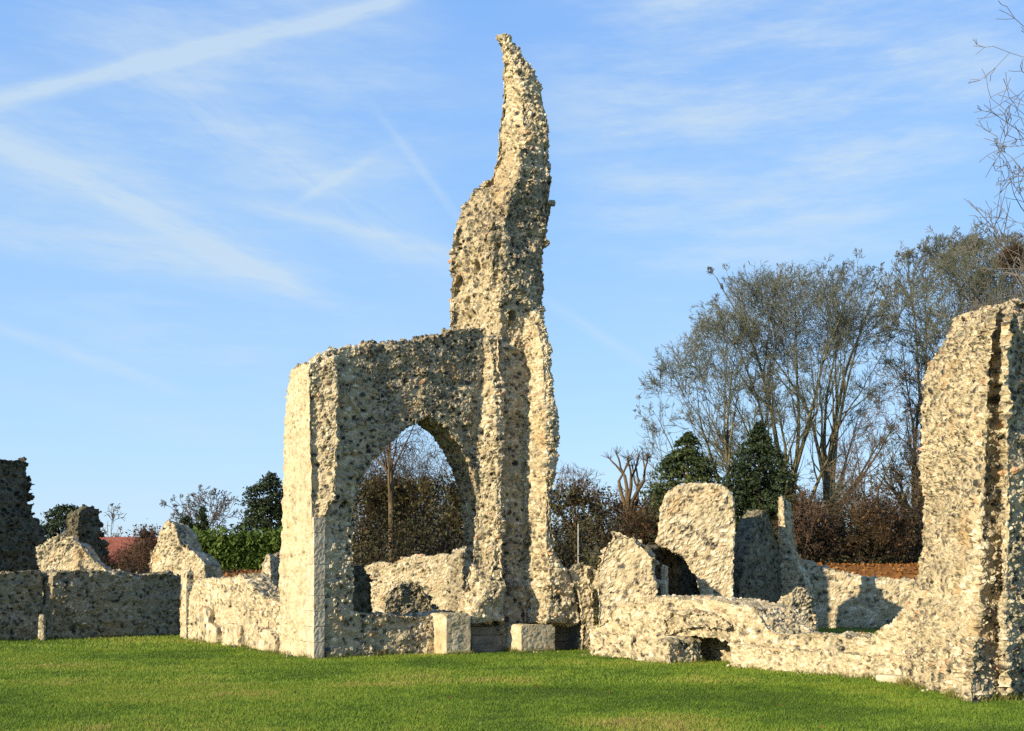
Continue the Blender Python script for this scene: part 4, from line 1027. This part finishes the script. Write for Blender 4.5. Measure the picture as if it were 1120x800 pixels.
# --- the red-roofed house
def house():
    D = 96; x0, x1 = (98 - CX) / F * D, (168 - CX) / F * D
    z0 = gz((x0 + x1) / 2, D); zr = EYE + (HY - 588) / F * D; ze = EYE + (HY - 616) / F * D
    cx = (x0 + x1) / 2; w = x1 - x0
    root = empty('brick_house', (cx, D + 2.5, z0), 'low house with a red tiled roof half hidden behind the grey wall', 'house')
    def box(name, mat, bx, parent):
        bm = bmesh.new()
        for (a, b, c, d, e, f_) in bx:
            vs = [bm.verts.new((X, Y, Z)) for Z in (e, f_) for X, Y in ((a, c), (b, c), (b, d), (a, d))]
            for idx in ((0, 3, 2, 1), (4, 5, 6, 7), (0, 1, 5, 4), (1, 2, 6, 5), (2, 3, 7, 6), (3, 0, 4, 7)): bm.faces.new([vs[i] for i in idx])
        bmesh.ops.bevel(bm, geom=list(bm.edges), offset=.015, segments=1, affect='EDGES')
        me = bpy.data.meshes.new(name); bm.to_mesh(me); bm.free(); me.materials.append(mat)
        o = bpy.data.objects.new(name, me); link(o, parent); return o
    mb, n = new_mat('red_brick'); tc = n.n('ShaderNodeTexCoord').outputs['Object']
    br = n.n('ShaderNodeTexBrick', ins={'Vector': n.n('ShaderNodeMapping', ins={0: tc, 2: (R(90), 0, 0)}).outputs[0], 'Color1': (.28, .09, .05, 1), 'Color2': (.20, .06, .035, 1), 'Mortar': (.35, .3, .25, 1), 'Scale': 4}).outputs[0]
    n.surf(br, .9, .2)
    mr, n = new_mat('red_roof_tiles'); tc = n.n('ShaderNodeTexCoord').outputs['Object']
    wv = n.n('ShaderNodeTexWave', bands_direction='Z', ins={'Vector': tc, 'Scale': 2.4, 'Distortion': .6}).outputs[1]
    n.surf(n.mix(.6, n.ramp(n.noise(3, 4, .6, tc), [(.3, (.17, .055, .038)), (.7, (.29, .10, .07))]), n.ramp(wv, [(0, .65), (1, 1.1)]), 'MULTIPLY'), .85, .2)
    mg, n = new_mat('window_glass'); n.surf((.03, .035, .04), .1, .5)
    mw, n = new_mat('white_window_frame'); n.surf((.7, .7, .68), .5, .3)
    hz = ze - z0; rz = zr - z0; hw = w / 2
    box('wall', mb, [(-hw, hw, -2.5, 2.5, -.3, hz)], root)
    bm = bmesh.new()
    ov = .25
    ring = [(-2.5 - ov, hz - .1), (0, rz), (2.5 + ov, hz - .1), (2.5 + ov, hz + .05), (0, rz + .17), (-2.5 - ov, hz + .05)]
    L = [bm.verts.new((-hw - ov, y, z)) for y, z in ring]; Rr = [bm.verts.new((hw + ov, y, z)) for y, z in ring]
    for i in range(6): bm.faces.new((L[i], L[(i + 1) % 6], Rr[(i + 1) % 6], Rr[i]))
    for q in (L, Rr):
        bm.faces.new((q[0], q[1], q[4], q[5])); bm.faces.new((q[1], q[2], q[3], q[4]))
    bmesh.ops.recalc_face_normals(bm, faces=bm.faces)
    me = bpy.data.meshes.new('roof'); bm.to_mesh(me); bm.free(); me.materials.append(mr)
    rf = bpy.data.objects.new('roof', me); link(rf, root)
    box('chimney', mb, [(hw * .55, hw * .55 + .5, -.3, .3, rz - .5, rz + .6)], rf)
    for sx in (-.5, .35):
        fr = box('window', mw, [(sx * hw - .5, sx * hw + .5, -2.56, -2.48, .5, .56), (sx * hw - .5, sx * hw + .5, -2.56, -2.48, hz - .5, hz - .44), (sx * hw - .5, sx * hw - .44, -2.56, -2.48, .563, hz - .503), (sx * hw + .44, sx * hw + .5, -2.56, -2.48, .563, hz - .503)], root)
        box('pane', mg, [(sx * hw - .437, sx * hw + .437, -2.52, -2.49, .563, hz - .503)], fr)
house()

def foot_grass():
    """uncut grass, dead stalks and loose chips where the mower cannot reach, along every wall foot"""
    rng = np.random.default_rng(41); pts = []
    bpy.context.view_layer.update()
    for o in COL.objects:
        if o.type == 'MESH' and o.data.materials and (o.data.materials[0].name.startswith('flint') or o.data.materials[0].name in ('dressed_stone', 'shaded_grey_stone')):
            nv = len(o.data.vertices); c = np.empty(nv * 3, np.float32); o.data.vertices.foreach_get('co', c)
            c = c.reshape(-1, 3) + np.array(o.matrix_world.translation, np.float32)
            k = np.abs(c[:, 2] - ground_z(c[:, 0], c[:, 1])) < 0.05
            pts.append(c[k])
    p = np.concatenate(pts); p = p[p[:, 1] < 44]
    n = 60000
    b = p[rng.integers(0, len(p), n)].astype(float)
    b[:, :2] += rng.normal(0, 0.055, (n, 2))
    cl = fbm(np.stack([b[:, 0] * 1.5, b[:, 1] * 1.5, 0 * b[:, 0]], 1), 3, 3)
    keep = cl + 0.5 * rng.random(n) > 0.05; b = b[keep]; cl = cl[keep]; n = len(b)
    b[:, 2] = ground_z(b[:, 0], b[:, 1]) - .01
    hh = (0.05 + 0.10 * rng.random(n)) * (1 + 0.9 * np.clip(cl, -.4, 1))
    a = rng.random(n) * 6.283; d = np.stack([np.cos(a), np.sin(a), 0 * a], 1) * (0.006 + .003 * rng.random((n, 1)))
    tip = b + np.stack([rng.normal(0, .45, n) * hh, rng.normal(0, .45, n) * hh, hh], 1)
    v = np.stack([b - d, b + d, tip], 1).reshape(-1, 3)
    m = leaf_material('uncut_grass', [(0.0, (0.045, 0.085, 0.010)), (0.55, (0.11, 0.17, 0.02)), (0.8, (0.22, 0.20, 0.05)), (1.0, (0.30, 0.22, 0.10))], .3)
    props(add_mesh('uncut_grass', mesh_np('uncut_grass', v, np.arange(3 * n).reshape(-1, 3), m, {'vary': np.repeat(np.clip(.5 * rng.random(n) + .35 + .3 * cl, 0, 1), 3)})), 'longer uncut grass along the feet of the walls', 'grass', kind='stuff')
    # fallen flint chips
    m_ = 900
    c = p[rng.integers(0, len(p), m_)].astype(float); c[:, :2] += rng.normal(0, 0.16, (m_, 2)); c[:, 2] = ground_z(c[:, 0], c[:, 1]) + .012
    ico = np.array([[0, 0, 1], [.9, 0, .3], [.28, .85, .3], [-.72, .53, .3], [-.72, -.53, .3], [.28, -.85, .3], [0, 0, -.4]])
    tri = np.array([[0, 1, 2], [0, 2, 3], [0, 3, 4], [0, 4, 5], [0, 5, 1], [6, 2, 1], [6, 3, 2], [6, 4, 3], [6, 5, 4], [6, 1, 5]])
    sc = rng.uniform(.018, .055, (m_, 1, 1)) * rng.uniform(.6, 1.3, (m_, 1, 3)); rot = rng.random(m_) * 6.283
    pv = ico[None] * (1 + .25 * rng.normal(size=(m_, 7, 1))) * sc
    x = pv[..., 0] * np.cos(rot)[:, None] - pv[..., 1] * np.sin(rot)[:, None]; y = pv[..., 0] * np.sin(rot)[:, None] + pv[..., 1] * np.cos(rot)[:, None]
    pv = np.stack([x, y, pv[..., 2]], 2) + c[:, None]
    t = rng.random(m_)
    me = mesh_np('loose_flint', pv.reshape(-1, 3), (tri[None] + 7 * np.arange(m_)[:, None, None]).reshape(-1, 3), RUBBLE_PALE,
                 {'tone': np.repeat(t, 7), 'hue': np.repeat(rng.random(m_), 7), 'joint': np.zeros(7 * m_), 'dress': np.zeros(7 * m_), 'bias': np.zeros(7 * m_)})
    props(add_mesh('loose_flint', me), 'loose flint chips lying in the grass along the wall feet', 'rubble', kind='stuff')
foot_grass()

# ================================================================== SKY, SUN, CAMERA
def build_world():
    w = bpy.data.worlds.new('World'); scene.world = w; w.use_nodes = True
    n = N(w)
    sky = n.n('ShaderNodeTexSky', sky_type='NISHITA', sun_disc=False, sun_elevation=SUN_EL, sun_rotation=math.atan2(SUN_DIR.x, SUN_DIR.y) % (2 * math.pi),
              altitude=0, air_density=1.0, dust_density=0.6, ozone_density=2.2)
    d = n.n('ShaderNodeVectorMath', operation='NORMALIZE', ins={0: n.n('ShaderNodeTexCoord').outputs['Generated']}).outputs[0]
    def vdir(px, py): return Vector(((px - CX) / F, 1, (HY - py) / F)).normalized()
    def dot(v): return n.n('ShaderNodeVectorMath', operation='DOT_PRODUCT', ins={0: d, 1: v[:]}).outputs['Value']
    fine = n.noise(26, 5, .6, d); med = n.noise(7, 4, .6, d)
    total = None
    def trail(p1, p2, w_, s_, wob=6, soft=60):
        nonlocal total
        a, b = vdir(*p1), vdir(*p2); nn = a.cross(b).normalized(); t = (b - a).normalized()
        sg = n.math('ADD', dot(nn), n.math('MULTIPLY', n.math('SUBTRACT', med, .5), 2.5 * wob / F))
        al = dot(t); a1, a2 = a.dot(t), b.dot(t); sf = soft / F
        fib = n.noise(1.0, 5, .62, n.n('ShaderNodeCombineXYZ', ins={0: n.math('MULTIPLY', al, 22.0), 1: n.math('MULTIPLY', sg, 130.0), 2: w_ * .37}).outputs[0])
        dist = n.math('ADD', n.math('ABSOLUTE', sg), n.math('MULTIPLY', n.math('SUBTRACT', fib, .5), 0.9 * w_ / F))
        k = n.smooth(dist, -0.15 * w_ / F, w_ / F, 1, 0)
        k = n.math('MULTIPLY', k, n.smooth(al, a1 - sf, a1 + sf)); k = n.math('MULTIPLY', k, n.smooth(al, a2 - sf, a2 + sf, 1, 0))
        k = n.math('MULTIPLY', k, n.smooth(fib, .22, .72, .25 * s_, 1.2 * s_))
        total = k if total is None else n.math('ADD', total, k)
    trail((-300, 185), (445, -2), 13, .85, 2, 30)
    trail((-300, 170), (420, 10), 50, .20, 20, 90)
    trail((-200, 60), (345, 325), 20, .60, 4, 40)
    trail((-200, 75), (320, 290), 80, .30, 20, 90)
    trail((-200, 215), (300, 300), 40, .42, 10, 90)
    trail((120, 50), (500, 300), 70, .36, 16, 80)
    trail((250, 205), (520, 300), 22, .20, 8, 60)
    trail((325, 222), (405, 172), 8, .40, 3, 25)
    trail((-200, 290), (190, 425), 12, .48, 3, 50)
    trail((-200, 380), (260, 480), 22, .16, 6, 60)
    trail((600, 330), (715, 405), 11, .42, 3, 40)
    trail((420, 130), (510, 250), 9, .32, 3, 40)
    trail((240, 215), (560, 290), 12, .36, 4, 60)
    trail((640, 200), (790, 196), 22, .42, 10, 50)
    # feathered cirrus
    mp = n.n('ShaderNodeMapping', ins={0: d, 2: (0, R(20), 0), 3: (3.0, 3.0, 16.0)}).outputs[0]
    cir = n.smooth(n.noise(2.0, 8, .66, mp), .34, .86)
    reg = None
    for (cxx, cyy), rad, s_ in (((830, 120), 300, 1.0), ((250, 190), 330, .75), ((1000, 40), 200, .4)):
        c = n.math('MULTIPLY', n.smooth(dot(vdir(cxx, cyy)), math.cos(rad / F), 1.0), s_)
        reg = c if reg is None else n.math('ADD', reg, c)
    total = n.math('ADD', total, n.math('MULTIPLY', n.math('ADD', cir, .08), reg))
    total = n.math('MINIMUM', total, .85)
    el = n.n('ShaderNodeSeparateXYZ', ins={0: d}).outputs[2]
    azure = n.ramp(el, [(0.0, (.53, .67, .86)), (0.12, (.42, .655, .925)), (0.30, (.29, .55, .95)), (0.52, (.20, .43, .92)), (1.0, (.11, .26, .68))])
    azure = n.mix(1.0, azure, (SKY_GAIN, SKY_GAIN, SKY_GAIN), 'MULTIPLY')
    base = n.mix(0.82, sky.outputs[0], azure)
    col = n.mix(n.math('MULTIPLY', total, .80), base, CLOUD)
    bg = n.n('ShaderNodeBackground', ins={0: col, 1: SKY_STRENGTH})
    out = n.n('ShaderNodeOutputWorld', ins={0: bg.outputs[0]})
SKY_STRENGTH = 0.15
CLOUD = (2.35, 2.8, 3.1)
SKY_GAIN = 3.7
build_world()
sl = bpy.data.lights.new('sun', 'SUN'); sl.energy = 4.6; sl.angle = R(0.5); sl.color = (1.0, 0.85, 0.60)
so = bpy.data.objects.new('sun', sl); so.rotation_euler = SUN_DIR.to_track_quat('Z', 'Y').to_euler(); so.location = (-30, -20, 40); COL.objects.link(so)

cam = bpy.data.cameras.new('camera'); co = bpy.data.objects.new('camera', cam); COL.objects.link(co)
co.location = (0, 0, EYE); co.rotation_euler = (R(90), 0, 0)
cam.sensor_width = 36; cam.lens = 36 * F / 1120; cam.shift_y = (HY - 400) / 1120; cam.clip_start = 0.1; cam.clip_end = 5000
scene.camera = co
vs = scene.view_settings
vs.view_transform = 'Standard'; vs.look = 'None'; vs.exposure = 0.92; vs.gamma = 1; vs.use_curve_mapping = False
scene.render.engine = 'CYCLES'
scene.cycles.max_bounces = 4; scene.cycles.diffuse_bounces = 3; scene.cycles.transparent_max_bounces = 4
scene.cycles.use_denoising = False
